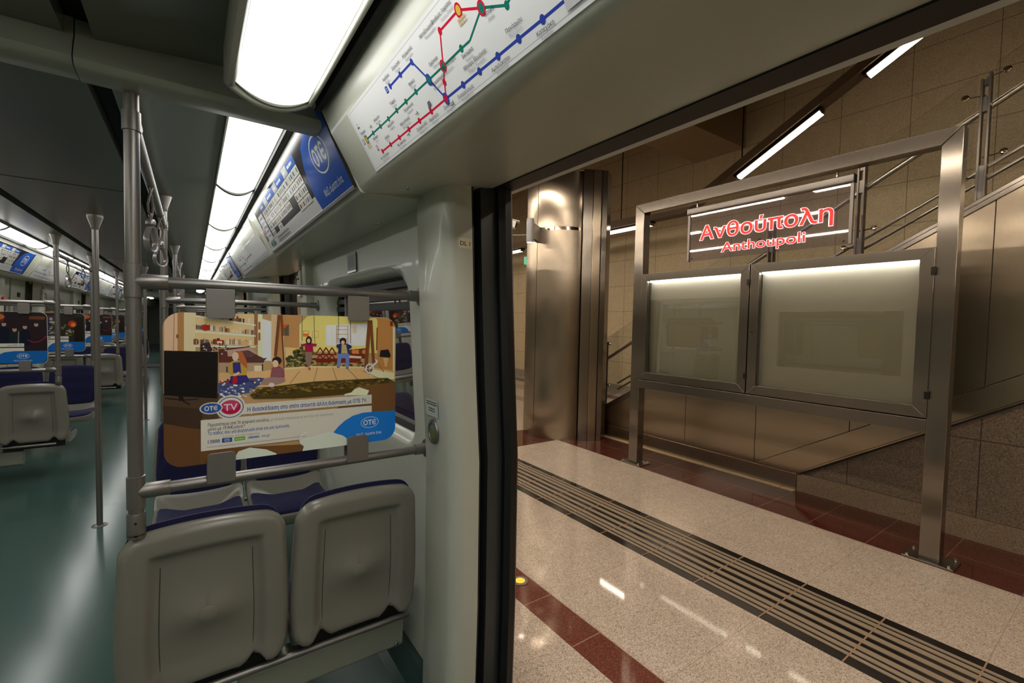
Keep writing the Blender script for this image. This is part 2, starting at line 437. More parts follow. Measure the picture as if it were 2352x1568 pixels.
def text_mesh(body, bold=0.0, res=2, shear=0.0):
    vs, fs, x = [], [], 0.0
    for ch in body:
        gv, gf, adv = glyph(ch, bold, res, shear); n = len(vs)
        vs += [(px + x, py) for px, py in gv]; fs += [tuple(i + n for i in f) for f in gf]; x += adv
    x0 = min(v[0] for v in vs); vs = [(x - x0, y) for x, y in vs]
    return vs, fs, max(v[0] for v in vs)
# ================================================================== CARRIAGE SHELL
XC = -0.54
PROF = [(-0.3, 0.674), (0.0, 0.678), (0.13, 0.680), (0.49, 0.685), (0.985, 0.682), (1.26, 0.664), (1.556, 0.648), (1.85, 0.636), (2.3, 0.615)]
def P(z):
    for (a, p), (b, q) in zip(PROF[:-1], PROF[1:]):
        if z <= b: return p + (q - p)*(z - a)/(b - a)
    return PROF[-1][1]
def wall_x(z): return P(z) + 0.055
def side(s): return (lambda x: x) if s > 0 else (lambda x: 2*XC - x)
PERIOD, BAY0, BAY1, DOOR0, DOOR1, FAR = 3.9, 1.50, 3.43, -0.25, 1.28, 3.30
ZS = [0.0, 0.13, 0.3, 0.49, 0.7, 0.985, 1.12, 1.26, 1.4, 1.556, 1.7, 1.85, 1.93]
NAME = {1: 'right', -1: 'left'}

b = MB(); b.box(-1.95, 0.93, -6.5, 16.4, -0.08, 0.0); struct('floor', b, M['floor'])
b = MB(); b.box(-1.95, 0.93, 17.2, 30.0, -0.08, 0.0); struct('floor', b, M['floor'])
b = MB(); b.box(-1.2, 0.12, 16.4, 17.2, -0.06, 0.012); struct('floor', b, M['slot'])
# ceiling: centre duct, dark slots, side panels
for y0, y1 in ((-6.5, 16.4), (17.2, 30.0)):
    b = MB(); b.box(2*XC + 0.245, -0.245, y0, y1, 2.12, 2.16); struct('ceiling', b, M['ceiling'])
    for s in (1, -1):
        X = side(s)
        b = MB(); b.prism([(X(-0.19), 2.122), (X(0.108), 2.150), (X(0.108), 2.2), (X(-0.19), 2.2)], 'Y', y0, y1); struct('ceiling', b, M['ceiling'])
        b = MB(); b.box(min(X(-0.245), X(-0.19)), max(X(-0.245), X(-0.19)), y0, y1, 2.165, 2.2); struct('ceiling', b, M['slot'])
        b = MB(); b.box(min(X(0.10), X(0.31)), max(X(0.10), X(0.31)), y0, y1, 2.175, 2.2); struct('ceiling', b, M['slot'])
    b = MB(); b.box(-2.02, 0.94, y0, y1, 2.2, 2.45); struct('ceiling', b, M['outer'])
b = MB()
for yy in (3.27, 7.17, 11.07, 14.97): b.box(2*XC + 0.245, -0.245, yy - 0.0025, yy + 0.0025, 2.1185, 2.121)
struct('trim_1', b, M['slot'])
# cross beam over the first seat bay
b = MB()
sec = [(1.50, 2.055), (1.508, 2.042), (1.52, 2.038), (1.60, 2.038), (1.612, 2.045), (1.612, 2.16), (1.535, 2.16), (1.530, 2.12), (1.512, 2.085)]
b.prism(sec, 'X', -0.225, 0.415); bm1 = struct('ceiling', b, M['beam'], sharp=50)
b = MB(); b.prism([(y + 0.004, z + 0.004) for y, z in sec], 'X', 2*XC - 0.415, -0.228); struct('ceiling', b, M['beam'], sharp=50)

def cove(s, y0, y1, door):
    X = side(s); b = MB()
    if door: sec = [(0.300, 2.16), (0.312, 2.075), (0.335, 2.03), (0.3465, 2.004), (0.428, 1.867), (0.436, 1.857), (0.450, 1.852), (0.480, 1.853), (0.80, 1.893), (0.822, 1.897), (0.822, 2.2), (0.30, 2.2)]
    else: sec = [(0.300, 2.16), (0.302, 2.120), (0.308, 2.108), (0.314, 2.094), (0.424, 1.868), (0.432, 1.852), (0.442, 1.848), (0.458, 1.85), (0.80, 1.868), (0.80, 2.2), (0.30, 2.2)]
    b.prism([(X(x), z) for x, z in sec], 'Y', y0, y1)
    struct('wall_' + NAME[s], b, M['panel'], sharp=48)
for s_, y0, y1 in ((1, 1.62, 15.9), (-1, -6.4, 15.9)):
    xs = sorted((side(s_)(0.2795), side(s_)(0.2985))); b = MB(); b.box(xs[0], xs[1], y0, y1, 2.116, 2.178); struct('trim_10', b, M['slot'])
def bay_wall(s, k):
    X = side(s); y0, y1 = BAY0 - 0.03 + PERIOD*k, BAY1 + 0.03 + PERIOD*k
    wy0, wy1, wz0, wz1 = 1.71 + PERIOD*k, 3.08 + PERIOD*k, 0.925, 1.685
    N = 128; outer = resample(rrect(y0, y1, 0.0, 1.93, 0.001, 2), N)
    hole = resample(rrect(wy0, wy1, wz0, wz1, [0.10, 0.10, 0.17, 0.17], 12), N)
    def m3(p, dx=0.0): return (X(wall_x(p[1]) + dx), p[0], p[1])
    L = [[m3((o[0] + (h[0] - o[0])*t, o[1] + (h[1] - o[1])*t)) for o, h in zip(outer, hole)] for t in (0, 0.25, 0.5, 0.75, 0.94, 1.0)]
    cy, cz = (wy0 + wy1)/2, (wz0 + wz1)/2
    for ins, dx in ((0.010, 0.004), (0.022, 0.018), (0.034, 0.045), (0.042, 0.085)):
        fy, fz = 1 - ins/(wy1 - wy0)*2, 1 - ins/(wz1 - wz0)*2
        L.append([m3((cy + (p[0] - cy)*fy, cz + (p[1] - cz)*fz), dx) for p in hole])
    b = MB(); b.loft(L, 0, True, False); w = struct('wall_' + NAME[s], b, M['panel'], sharp=60)
    # window: black gasket, top-hung vent rail and the pane
    win = MB(); g = []
    for ins, dx in ((0.040, 0.060), (0.040, 0.095), (0.066, 0.095), (0.066, 0.070)):
        fy, fz = 1 - ins/(wy1 - wy0)*2, 1 - ins/(wz1 - wz0)*2
        g.append([m3((cy + (p[0] - cy)*fy, cz + (p[1] - cz)*fz), dx) for p in hole])
    g.append(g[0]); win.loft(g, 0, True, False)
    wo = struct('window_%d' % (k + 2 if s > 0 else k + 8), win, M['black'], sharp=60)
    v = MB()
    for z in (1.60, 1.545, 1.50): v.loft([[(X(wall_x(z) + dx), yy, zz) for dx, zz in ((0.055, z), (0.055, z + 0.028), (0.09, z + 0.028), (0.09, z))] for yy in (wy0 + 0.04, wy1 - 0.04)], 0)
    v.build('vent_rail', M['black'], wo)
    p = MB(); p.loft([[(X(wall_x(z) + dx), yy, z) for z in (wz0 + .03, 1.15, 1.35, 1.55, wz1 - .03)] for yy in (wy0 + .03, wy1 - .03) for dx in (0.088,)], 0, False, False)
    p.build('pane', M['pane'], wo)
    # outer skin round the window and skirting inside
    q = MB(); xo0, xo1 = sorted((X(0.875), X(0.93)))
    q.box(xo0, xo1, y0 - 0.09, wy0, -0.35, 2.3); q.box(xo0, xo1, wy1, y1 + 0.09, -0.35, 2.3)
    q.box(xo0, xo1, wy0, wy1, -0.35, wz0); q.box(xo0, xo1, wy0, wy1, wz1, 2.3)
    struct('wall_' + NAME[s], q, M['outer'])
    q = MB(); q.loft([[(X(x), yy, z) for x, z in ((0.655, 0.0), (0.69, 0.012), (0.702, 0.05), (0.706, 0.125), (0.74, 0.125), (0.74, 0.0))] for yy in (y0, y1)]); struct('baseboard_' + NAME[s], q, M['skirt'])
def pillar(s, yf, d):
    """door pillar: jamb face at y = yf, body towards d (+1 or -1)"""
    X = side(s); loops = []
    for z in ZS:
        px = P(z); sec = [(px + 0.095, yf), (px + 0.045, yf)]
        for i in range(1, 8):
            t = 0.5*PI*i/8; sec.append((px + 0.045 - 0.045*math.sin(t), yf + d*(0.045 - 0.045*math.cos(t))))
        sec += [(px, yf + d*0.05), (px, yf + d*0.21), (px + 0.008, yf + d*0.222), (px + 0.10, yf + d*0.222), (px + 0.10, yf + d*0.1)]
        loops.append([(X(x), y, z) for x, y in sec])
    b = MB(); b.loft(loops, 0); struct('wall_' + NAME[s], b, M['panel'], sharp=55)
DOORN = [0]
def door(s, k, is_open):
    X = side(s); a, c = DOOR0 + PERIOD*k, DOOR1 + PERIOD*k; mid = (a + c)/2
    xo0, xo1 = sorted((X(0.86), X(0.93)))
    # header: black seal and outer gutter
    b = MB(); xs = sorted((X(0.822), X(0.885))); b.box(xs[0], xs[1], a - 0.3, c + 0.24, 1.893, 2.0); struct('door_frame', b, M['black'])
    b = MB(); xs = sorted((X(0.888), X(0.945))); b.box(xs[0], xs[1], a - 0.3, c + 0.3, 1.912, 2.3); struct('door_frame', b, M['outer'])
    b = MB(); xs = sorted((X(0.70), X(0.98))); b.box(xs[0], xs[1], a, c, -0.02, 0.006); struct('threshold', b, M['dark'])
    for yf, d in ((c, 1), (a, -1)):
        pillar(s, yf, d)
        DOORN[0] += 1
        loops, rub = [], []
        o = 0.0 if is_open else -d*(abs(c - a)/2 - 0.012)
        for z in ZS[:-1] + [1.9]:
            px = P(z); y0 = yf + d*0.004 + o
            L = 0.62
            loops.append([(X(px + x), y, z) for x, y in ((0.140, y0 + d*0.015), (0.205, y0 + d*0.015), (0.205, y0 + d*L), (0.140, y0 + d*L))])
            rub.append([(X(px + x), y, z) for x, y in ((0.198, y0 + d*0.02), (0.196, y0 - d*0.006), (0.215, y0 - d*0.018), (0.240, y0 - d*0.016), (0.2555, y0 + d*0.0), (0.2555, y0 + d*0.02))])
        b = MB(); b.loft(loops, 0); lf = struct('door_%d' % DOORN[0], b, M['leaf'] if is_open else M['panel'])
        b = MB(); b.loft(rub, 0); b.build('rubber_edge', M['black'], lf)
        if not is_open:
            b = MB(); yc = yf + d*0.33 + o
            b.loft([[(X(P(z) + 0.136), y, z) for y, z in rrect(yc - 0.17, yc + 0.17, 0.95, 1.62, 0.09)], [(X(P(z) + 0.128), y, z) for y, z in rrect(yc - 0.16, yc + 0.16, 0.96, 1.61, 0.08)]]); b.build('door_window', M['slot'], lf)
            b = MB(); b.loft([[(X(P(z) + 0.134), y, z) for y, z in rrect(yc - 0.05, yc + 0.05, 1.66, 1.72, 0.004)], [(X(P(z) + 0.131), y, z) for y, z in rrect(yc - 0.05, yc + 0.05, 1.66, 1.72, 0.004)]]); b.build('door_sticker', M['slot'], lf)
        # dark pocket lining behind the jamb
        b = MB(); b.loft([[(X(P(z) + x), y, z) for x, y in ((0.095, yf + d*0.012), (0.108, yf + d*0.012), (0.108, yf + d*0.25), (0.095, yf + d*0.25))] for z in ZS]); struct('door_frame', b, M['black'])
    if is_open:
        pass
for s in (1, -1):
    for k in range(-1 if s < 0 else 0, 4): bay_wall(s, k) if k >= 0 else None
    for k in range(0, 4): cove(s, 1.455 + PERIOD*k, 3.48 + PERIOD*k, False)
    cove(s, -6.5, 1.455, True)
    for k in range(0, 4): cove(s, 3.48 + PERIOD*k, 5.355 + PERIOD*k if k < 3 else 16.4, True)
    for k in range(0, 4): door(s, k, s > 0)
    b = MB(); b.box(*sorted((side(s)(0.68), side(s)(0.93))), -6.5, DOOR0 - 0.2, 0, 2.0); struct('wall_' + NAME[s], b, M['panel'])
    b = MB(); b.box(*sorted((side(s)(0.70), side(s)(0.93))), 15.2, 16.4, 0, 1.95); struct('wall_' + NAME[s], b, M['panel'])
    b = MB(); b.box(*sorted((side(s)(0.72), side(s)(0.93))), 17.2, 30, 0, 2.0); struct('wall_' + NAME[s], b, M['panel'])
    b = MB(); b.prism([(side(s)(x), z) for x, z in ((0.30, 2.16), (0.42, 1.87), (0.75, 1.87), (0.75, 2.2), (0.3, 2.2))], 'Y', 17.2, 30); struct('wall_' + NAME[s], b, M['panel'])
b = MB(); b.box(-1.95, 0.93, -6.65, -6.5, 0, 2.4); struct('wall_back', b, M['panel'])
# gangway between the carriages
b = MB()
b.box(-1.95, -1.15, 16.3, 16.42, 0, 2.2); b.box(0.07, 0.93, 16.3, 16.42, 0, 2.2); b.box(-1.15, 0.07, 16.3, 16.42, 1.98, 2.2)
struct('wall_front', b, M['panel'])
b = MB(); b.box(-1.25, -1.17, 16.42, 17.2, 0, 2.1); b.box(0.09, 0.17, 16.42, 17.2, 0, 2.1); b.box(-1.25, 0.17, 16.42, 17.2, 2.0, 2.1); struct('wall_front', b, M['leaf'])
b = MB(); b.box(-1.95, 0.93, 30.0, 30.1, 0, 2.3); struct('wall_front', b, M['panel'])

# ------------------------------------------------------------------ ceiling lights
def make_lamp(label, group):
    t = thing('ceiling_light', label, 'ceiling light', group=group)
    def arc(w, sag, y, z0=0.0, n=14): return [(-w + 2*w*i/n, y, z0 - sag*(1 - (2*i/n - 1)**2)) for i in range(n + 1)]
    b = MB(); b.loft([arc(0.083, 0.034, -0.606), arc(0.083, 0.034, -0.5), arc(0.083, 0.034, 0.5), arc(0.083, 0.034, 0.606)], 0, False, False); b.build('diffuser', M['lens'], t, sharp=80)
    for y in (-0.612, 0.607):
        b = MB(); y = y if y < 0 else y - 0.004; a0 = arc(0.0865, 0.042, y); a1 = arc(0.0865, 0.042, y + 0.010)
        top = lambda yy: [(0.0865, yy, 0.012), (-0.0865, yy, 0.012)]
        b.loft([a0 + top(y), a1 + top(y + 0.010)]); b.build('end_plate', M['beam'], t)
    for x in (-0.089, 0.083):
        b = MB(); b.box(x, x + 0.006, -0.612, 0.612, -0.004, 0.014); b.build('side_rail', M['beam'], t)
    return t
lamp0 = make_lamp('first lit ceiling light beyond the cross beam in the right-hand row', 'ceiling lights along the right-hand side')
LX, LZ = 0.193, 2.14
lamp0.location = (LX, 1.62 + 0.618, LZ)
for i in range(1, 11): dup(lamp0, (LX, 2.238 + 1.24*i, LZ), 0, '%s lit ceiling light beyond the cross beam in the right-hand row' % ORD[i])
for i, j in enumerate((-5, -4, -3, -2, -1)): dup(lamp0, (LX, 0.9 + 1.24*(j + 0.3), LZ), 0, '%s ceiling light of the right-hand row behind the camera' % ORD[i], 'ceiling lights behind the camera'); dup(lamp0, (2*XC - LX, 0.9 + 1.24*(j + 0.3), LZ), 0, '%s ceiling light of the left-hand row behind the camera' % ORD[i], 'ceiling lights behind the camera')
for i, j in enumerate(range(-1, 11)): dup(lamp0, (2*XC - LX, 2.238 + 1.24*j, LZ), 0, '%s lit ceiling light from the near end of the left-hand row' % ORD[i], 'ceiling lights along the left-hand side')
for i in range(4):
    dup(lamp0, (LX, 18.2 + 1.3*i, LZ), 0, '%s lit right-hand ceiling light in the next carriage' % ORD[i], 'ceiling lights in the next carriage')
    dup(lamp0, (2*XC - LX, 18.2 + 1.3*i, LZ), 0, '%s lit left-hand ceiling light in the next carriage' % ORD[i], 'ceiling lights in the next carriage')
# the big near light over the doorway, in its own tray
t = thing('ceiling_light', 'large bright ceiling light in a grey tray, nearest, above the doorway', 'ceiling light', (0.183, 0.75, 2.055))
def arcx(w, sag, y, z0, n=16): return [(-w + 2*w*i/n, y, z0 - sag*(1 - (2*i/n - 1)**2)) for i in range(n + 1)]
b = MB(); b.loft([arcx(0.086, 0.030, -0.62, 0), arcx(0.086, 0.030, 0.56, 0), arcx(0.086, 0.030, 0.645, 0)], 0, False, False); b.build('diffuser', M['lens'], t, sharp=80)
b = MB(); b.loft([arcx(0.0875, 0.036, 0.645, 0.0) + [(0.0875, 0.645, 0.075), (-0.0875, 0.645, 0.075)], arcx(0.0875, 0.036, 0.652, 0.0) + [(0.0875, 0.652, 0.075), (-0.0875, 0.652, 0.075)]]); b.build('end_plate', M['beam'], t)
for sgn in (-1, 1):
    b = MB(); x0, x1 = (-0.113, -0.088) if sgn < 0 else (0.088, 0.100)
    b.box(x0, x1, -0.63, 0.655, -0.012, 0.085); b.build('side_rail', M['beam'], t, bevel=0.006)
b = MB(); e0, e1 = arcx(0.1, 0.036, 0.653, -0.008), arcx(0.1, 0.036, 0.672, -0.006); sh_ = lambda l: [(x - 0.0065, y, z) for x, y, z in l]
b.loft([sh_(e0) + [(0.0935, 0.653, 0.08), (-0.1065, 0.653, 0.08)], sh_(e1) + [(0.0935, 0.672, 0.08), (-0.1065, 0.672, 0.08)]]); b.build('tray_end', M['beam'], t, bevel=0.004)
b = MB(); b.box(0.296, 0.312, -0.6, 1.43, 2.05, 2.09); struct('trim_2', b, M['slot'])

# ------------------------------------------------------------------ seats
def loop3(loop, f): return [f(a, c) for a, c in loop]
def make_seat(label, group):
    t = thing('train_seat', label, 'seat', group=group)
    w, z0, z1, N = 0.446, 0.325, 0.852, 96
    arch = lambda x, z: (0.046*math.exp(-((abs(x) - 0.128)/0.026)**2) + 0.012*(1 - sstep(abs(x), 0.06, 0.11)))*(1 - sstep(z, z0, z0 + 0.13)) - 0.020*(abs(x)/0.22)**2.2*sstep(z, 0.70, z1)
    taper = lambda z: 1 - 0.065*sstep(z, 0.50, 0.86) - 0.03*(1 - sstep(z, z0, 0.5))
    lean = lambda z: -0.075*(z - 0.60)
    def rear(x, z, d):
        dd = min(w/2 - abs(x), z1 - z)
        e = math.sqrt(max(0.0, 1 - (1 - min(1, d/0.026))**2))
        fr = 1 - sstep(dd, 0.066, 0.098)
        bump = 0.026*math.exp(-((x/0.056)**2 + ((z - 0.565)/0.038)**2)/2)
        foot = 0.012*(1 - sstep(z, z0, z0 + 0.12))
        return -(e*(0.014 + 0.024*fr + foot) + bump)
    INS = [0, 0.002, 0.006, 0.012, 0.02, 0.03, 0.045, 0.06, 0.068, 0.075, 0.082, 0.09, 0.1, 0.115, 0.13, 0.145, 0.16, 0.175, 0.19, 0.205, 0.217]
    def ringz(d): return resample(rrect(-w/2 + d, w/2 - d, z0 + d*1.0, z1 - d*1.0, [max(0.004, q - d) for q in (0.07, 0.07, 0.06, 0.06)], 10), N)
    rearL = [[(x*taper(z), rear(x, z, d) + lean(z), z + arch(x, z)) for x, z in ringz(d)] for d in INS]
    frontL = [[(x*taper(z), 0.012*math.sqrt(min(1, d/0.01)) + lean(z), z + arch(x, z)) for x, z in ringz(d)] for d in (0.21, 0.1, 0.02, 0.004)]
    b = MB(); b.loft(frontL + rearL, 0, True, True); bk = b.build('backrest', M['seat'], t, sharp=60)
    b = MB(); b.lathe([(0.0, 0.0), (0.0215, 0.0), (0.023, 0.001), (0.023, 0.006)], (0, lean(0.565) - 0.0406, 0.565), (0, 1, 0.02), 28); b.build('round_cap', M['seat'], bk)
    for x in (-0.12, 0.12):
        b = MB(); b.tube([(x*taper(z), rear(x, z, 0.1) + lean(z) - 0.0003, z) for z in [0.39 + 0.018*i for i in range(20)]], 0.0011, 6); b.build('seam', M['leaf'], bk)
    cw, c0, c1 = 0.42, 0.40, 0.866
    def cr(d): return resample(rrect(-cw/2 + d, cw/2 - d, c0 + d, c1 - d, [max(0.004, q - d) for q in (0.14, 0.14, 0.055, 0.055)], 10), N)
    cz = lambda x, z: z - 0.020*(abs(x)/0.22)**2.2*sstep(z, 0.70, z1)
    L = [[(x*taper(z), 0.006 + lean(z), cz(x, z)) for x, z in cr(0)]] + [[(x*taper(z), 0.012 + 0.022*math.sqrt(1 - (1 - min(1, d/0.05))**2) + lean(z), cz(x, z)) for x, z in cr(d)] for d in (0.0, 0.004, 0.012, 0.025, 0.05, 0.1, 0.2)]
    b = MB(); b.loft(L, 0); b.build('back_cushion', M['blue'], t, sharp=70)
    b = MB(); b.box(-0.19, 0.19, 0.026, 0.040, 0.285, 0.40); b.build('mount_plate', M['slot'], t)  # black plate standing in for the shade in the gap below the backrest
    # seat pan with its pad
    def pr(d, y0=0.040, y1=0.46, w2=0.435): return resample(rrect(-w2/2 + d, w2/2 - d, y0 + d, y1 - d, [max(0.004, q - d) for q in (0.03, 0.03, 0.09, 0.09)], 8), 72)
    dish = lambda x, y: 0.022*(abs(x)/0.22)**2 + 0.085*(1 - sstep(y, 0.02, 0.15)) - 0.012*sstep(y, 0.36, 0.46)
    L = [[(x, y, 0.285 + 0.3*dish(x, y)) for x, y in pr(d)] for d in (0.2, 0.05, 0.012)] + [[(x, y, 0.325 + dish(x, y)) for x, y in pr(0)]] + [[(x, y, 0.342 + dish(x, y)) for x, y in pr(d)] for d in (0.004, 0.03, 0.2)]
    b = MB(); b.loft(L, 0); b.build('seat_pan', M['seat'], t, sharp=60)
    L = [[(x, y, 0.34 + dish(x, y)) for x, y in pr(0.02, 0.10, 0.45)]] + [[(x, y, 0.343 + h + dish(x, y)) for x, y in pr(d, 0.10, 0.45)] for d, h in ((0.02, 0.01), (0.024, 0.016), (0.035, 0.021), (0.06, 0.024), (0.15, 0.024))]
    b = MB(); b.loft(L, 0); b.build('seat_cushion', M['blue'], t, sharp=70)
    return t
def seat_mount(label, loc, rz, f):
    """f = +1 when the wall lies towards local +x"""
    t = thing('seat_support', label, 'seat support', loc, rz)
    b = MB(); b.tube([(-0.36*f, 0.006, 0.312), (0.425*f, 0.006, 0.312)], 0.0115); b.build('cross_tube', M['tube'], t)
    b = MB(); b.prism([(0.06, 0.262), (0.16, 0.262), (0.14, 0.16), (0.10, 0.13), (0.07, 0.15)], 'X', min(-0.14*f, 0.43*f), max(-0.14*f, 0.43*f)); b.build('cantilever_beam', M['beam'], t, bevel=0.006)
    b = MB(); b.box(min(0.16*f, 0.40*f), max(0.16*f, 0.40*f), 0.066, 0.10, 0.25, 0.30); b.build('mounting_bracket', M['dark'], t)
    for x, y, z in ((0.385, 0.062, 0.285), (0.40, 0.070, 0.17)):
        b = MB(); b.lathe([(0.007, 0), (0.007, 0.012), (0.004, 0.014)], (x*f, y, z), (0, -1, 0)); b.build('bolt', M['chrome'], t)
    return t
SY = 0.035
seat0 = make_seat('grey-backed blue seat nearest the aisle pole, its back turned to the camera', 'seats in the right-hand bay')
seat0.location = (0.037, 1.6 + SY, 0)
dup(seat0, (0.484, 1.6 + SY, 0), 0, 'grey-backed blue seat next to the door pillar, its back turned to the camera')
dup(seat0, (0.037, FAR - SY, 0), PI, 'blue seat facing the camera behind the advert board, on the aisle side')
dup(seat0, (0.484, FAR - SY, 0), PI, 'blue seat facing the camera behind the advert board, on the window side')
seat_mount('grey cantilever support under the two nearest seats', (0.26, 1.6 + SY, 0), 0, 1)
seat_mount('grey cantilever support under the two seats behind the advert board', (0.26, FAR - SY, 0), PI, -1)
BAYW = {1: 'nearest bay on the left', 2: 'second bay on the left', 3: 'third bay on the left'}
for k in (1, 2, 3):
    for xx, w in ((0.037, 'aisle'), (0.484, 'window')):
        dup(seat0, (2*XC - xx, 1.6 + SY + PERIOD*k, 0), 0, 'grey-backed seat turned away, %s side of the %s' % (w, BAYW[k]), 'seats in the left-hand bays')
        dup(seat0, (2*XC - xx, FAR - SY + PERIOD*k, 0), PI, 'blue seat facing the camera, %s side of the %s' % (w, BAYW[k]), 'seats in the left-hand bays')
    seat_mount('grey support under the turned-away seats of the %s' % BAYW[k], (2*XC - 0.26, 1.6 + SY + PERIOD*k, 0), 0, -1)
    seat_mount('grey support under the facing seats of the %s' % BAYW[k], (2*XC - 0.26, FAR - SY + PERIOD*k, 0), PI, 1)

# ------------------------------------------------------------------ stanchions with their cross bars
ZB0, ZB1, PX, RT = 0.966, 1.543, -0.128, 0.0172
def tee(b, x, z, r):
    b.lathe([(r*1.02, -0.045), (r*1.22, -0.044), (r*1.22, 0.044), (r*1.02, 0.045)], (x, 0, z), (0, 0, 1), 28)
    b.loft([[(x + xx, r*q*1.2*math.cos(2*PI*i/20), z + r*q*1.2*math.sin(2*PI*i/20)) for i in range(20)] for xx, q in ((0.0, 1.0), (0.075, 1.0), (0.076, 0.96))])
def make_stanchion(label, group, top=2.15, cone=True, clamps=True):
    """pole at the origin, bars along +x to the wall"""
    t = thing('stanchion_frame', label, 'stanchion', group=group)
    b = MB(); b.tube([(0, 0, 0.90), (0, 0, top)], RT, 28); b.build('pole', M['tube'], t)
    b = MB(); b.lathe([(0.017, 0.845), (0.0215, 0.846), (0.0215, 0.905), (0.0205, 0.908), (0.017, 0.908)], n=28); b.lathe([(0.0215, 0.84), (0.0215, 0.852)], n=28); b.build('pole_socket', M['tube'], t)
    b = MB(); b.lathe([(0.003, 0), (0.003, 0.003)], (0.0, -0.0215, 0.885), (0, -1, 0), 10); b.build('grub_screw', M['dark'], t)
    if cone:
        b = MB(); b.lathe([(0.0175, top - 0.105), (0.020, top - 0.10), (0.021, top - 0.085), (0.040, top - 0.022), (0.042, top - 0.012), (0.042, top)]); b.build('ceiling_cone', M['clamp'], t)
    for z in (ZB1, ZB0):
        L = wall_x(z) - PX
        b = MB(); b.tube([(0.06, 0, z), (L - 0.004, 0, z)], 0.0158, 24); br = b.build('cross_bar', M['tube'], t)
        b = MB(); tee(b, 0, z, RT); b.build('tee_joint', M['tube'], br, sharp=50)
        b = MB(); b.lathe([(0.0165, -0.05), (0.020, -0.049), (0.020, -0.008), (0.034, -0.006), (0.036, -0.001), (0.036, 0.0)], (L - 0.002, 0, z), (1, 0, 0)); b.build('wall_flange', M['tube'], br)
    return t
def add_clamps(t):
    for x in (0.198, 0.596):
        for z0, z1 in ((1.446, 1.532), (0.962, 1.052)):
            b = MB()
            for y0, y1 in ((-0.0225, -0.0165), (0.0165, 0.0225)):
                r = [0.012, 0.012, 0.002, 0.002] if z0 > 1.2 else [0.002, 0.002, 0.012, 0.012]
                b.prism(rrect(x - 0.036, x + 0.036, z0, z1, r, 6), 'Y', y0, y1)
            zb = ZB1 if z0 > 1.2 else ZB0
            b.box(x - 0.035, x + 0.035, -0.0165, 0.0165, min(z0 + 0.004, zb), max(z1 - 0.004, zb)) if False else None
            b.build('board_clamp', M['clamp'], t, bevel=0.0012)
st0 = make_stanchion('grey pole and rail frame rising from the nearest seats to the cross beam', 'stanchion frames', top=2.04, cone=False)
st0.location = (PX, 1.6, 0); add_clamps(st0)
st1 = make_stanchion('grey pole and rail frame behind the seats that face the camera on the right', 'stanchion frames')
st1.location = (PX, FAR, 0)
for k in (1, 2): 
    dup(st1, (PX, 1.6 + PERIOD*k, 0), 0, 'grey pole and rail frame at the near end of the %s bay on the right' % ORD[k])
    dup(st1, (PX, FAR + PERIOD*k, 0), 0, 'grey pole and rail frame at the far end of the %s bay on the right' % ORD[k])
st2 = make_stanchion('grey pole and rail frame at the near end of the nearest bay on the left', 'stanchion frames'); add_clamps(st2)
st2.location = (2*XC - PX, 1.6 + PERIOD, 0); st2.rotation_euler = (0, 0, PI)
for k in (1, 2, 3):
    if k > 1: dup(st2, (2*XC - PX, 1.6 + PERIOD*k, 0), PI, 'grey pole and rail frame at the near end of the %s' % BAYW[k])
    dup(st2, (2*XC - PX, FAR + PERIOD*k, 0), PI, 'grey pole and rail frame at the far end of the %s' % BAYW[k])
# free-standing poles down the aisle
def aisle_pole(label):
    t = thing('grab_pole', label, 'pole', group='poles in the middle of the aisle')
    b = MB(); b.tube([(0, 0, 0.004), (0, 0, 2.118)], 0.0172, 24); b.build('pole', M['tube'], t)
    b = MB(); b.lathe([(0.0175, 2.02), (0.021, 2.025), (0.022, 2.035), (0.042, 2.098), (0.044, 2.106), (0.044, 2.119)]); b.build('ceiling_cone', M['clamp'], t)
    b = MB(); b.lathe([(0.043, 0.0), (0.043, 0.003), (0.03, 0.007), (0.018, 0.009)]); b.build('floor_flange', M['tube'], t)
    return t
ap = aisle_pole('single grey floor-to-ceiling pole nearest in the aisle, left of the big pole'); ap.location = (-0.527, 4.15, 0)
for i, y in enumerate((8.05, 11.95, 15.4)): dup(ap, (-0.527, y, 0), 0, '%s floor-to-ceiling pole down the middle of the aisle' % ORD[i + 1])

# overhead rails and their straps
def make_rail(label, length):
    t = thing('overhead_rail', label, 'handrail', group='overhead rails')
    b = MB(); b.tube([(0, 0.03, 0), (0, length - 0.03, 0)], 0.0165, 24); b.build('rail', M['tube'], t)
    for y, d in ((0.0, 1), (length, -1)):
        b = MB(); b.lathe([(0.0178, -0.026), (0.0208, -0.025), (0.0208, 0.025), (0.0178, 0.026)], (0, y, 0), n=28)
        b.lathe([(0.0205, 0.0), (0.0205, 0.055), (0.017, 0.056)], (0, y, 0), (0, d, 0), 24); b.build('clamp_joint', M['tube'], t)
    return t
RZ = 1.965
rl = make_rail('overhead grey rail with two grips between the right-hand poles', FAR - 1.6); rl.location = (PX, 1.6, RZ)
dup(rl, (PX, 1.6 + PERIOD, RZ), 0, 'overhead rail over the second bay on the right')
for k in (1, 2, 3): dup(rl, (2*XC - PX, 1.6 + PERIOD*k, RZ), 0, 'overhead rail over the %s' % BAYW[k])
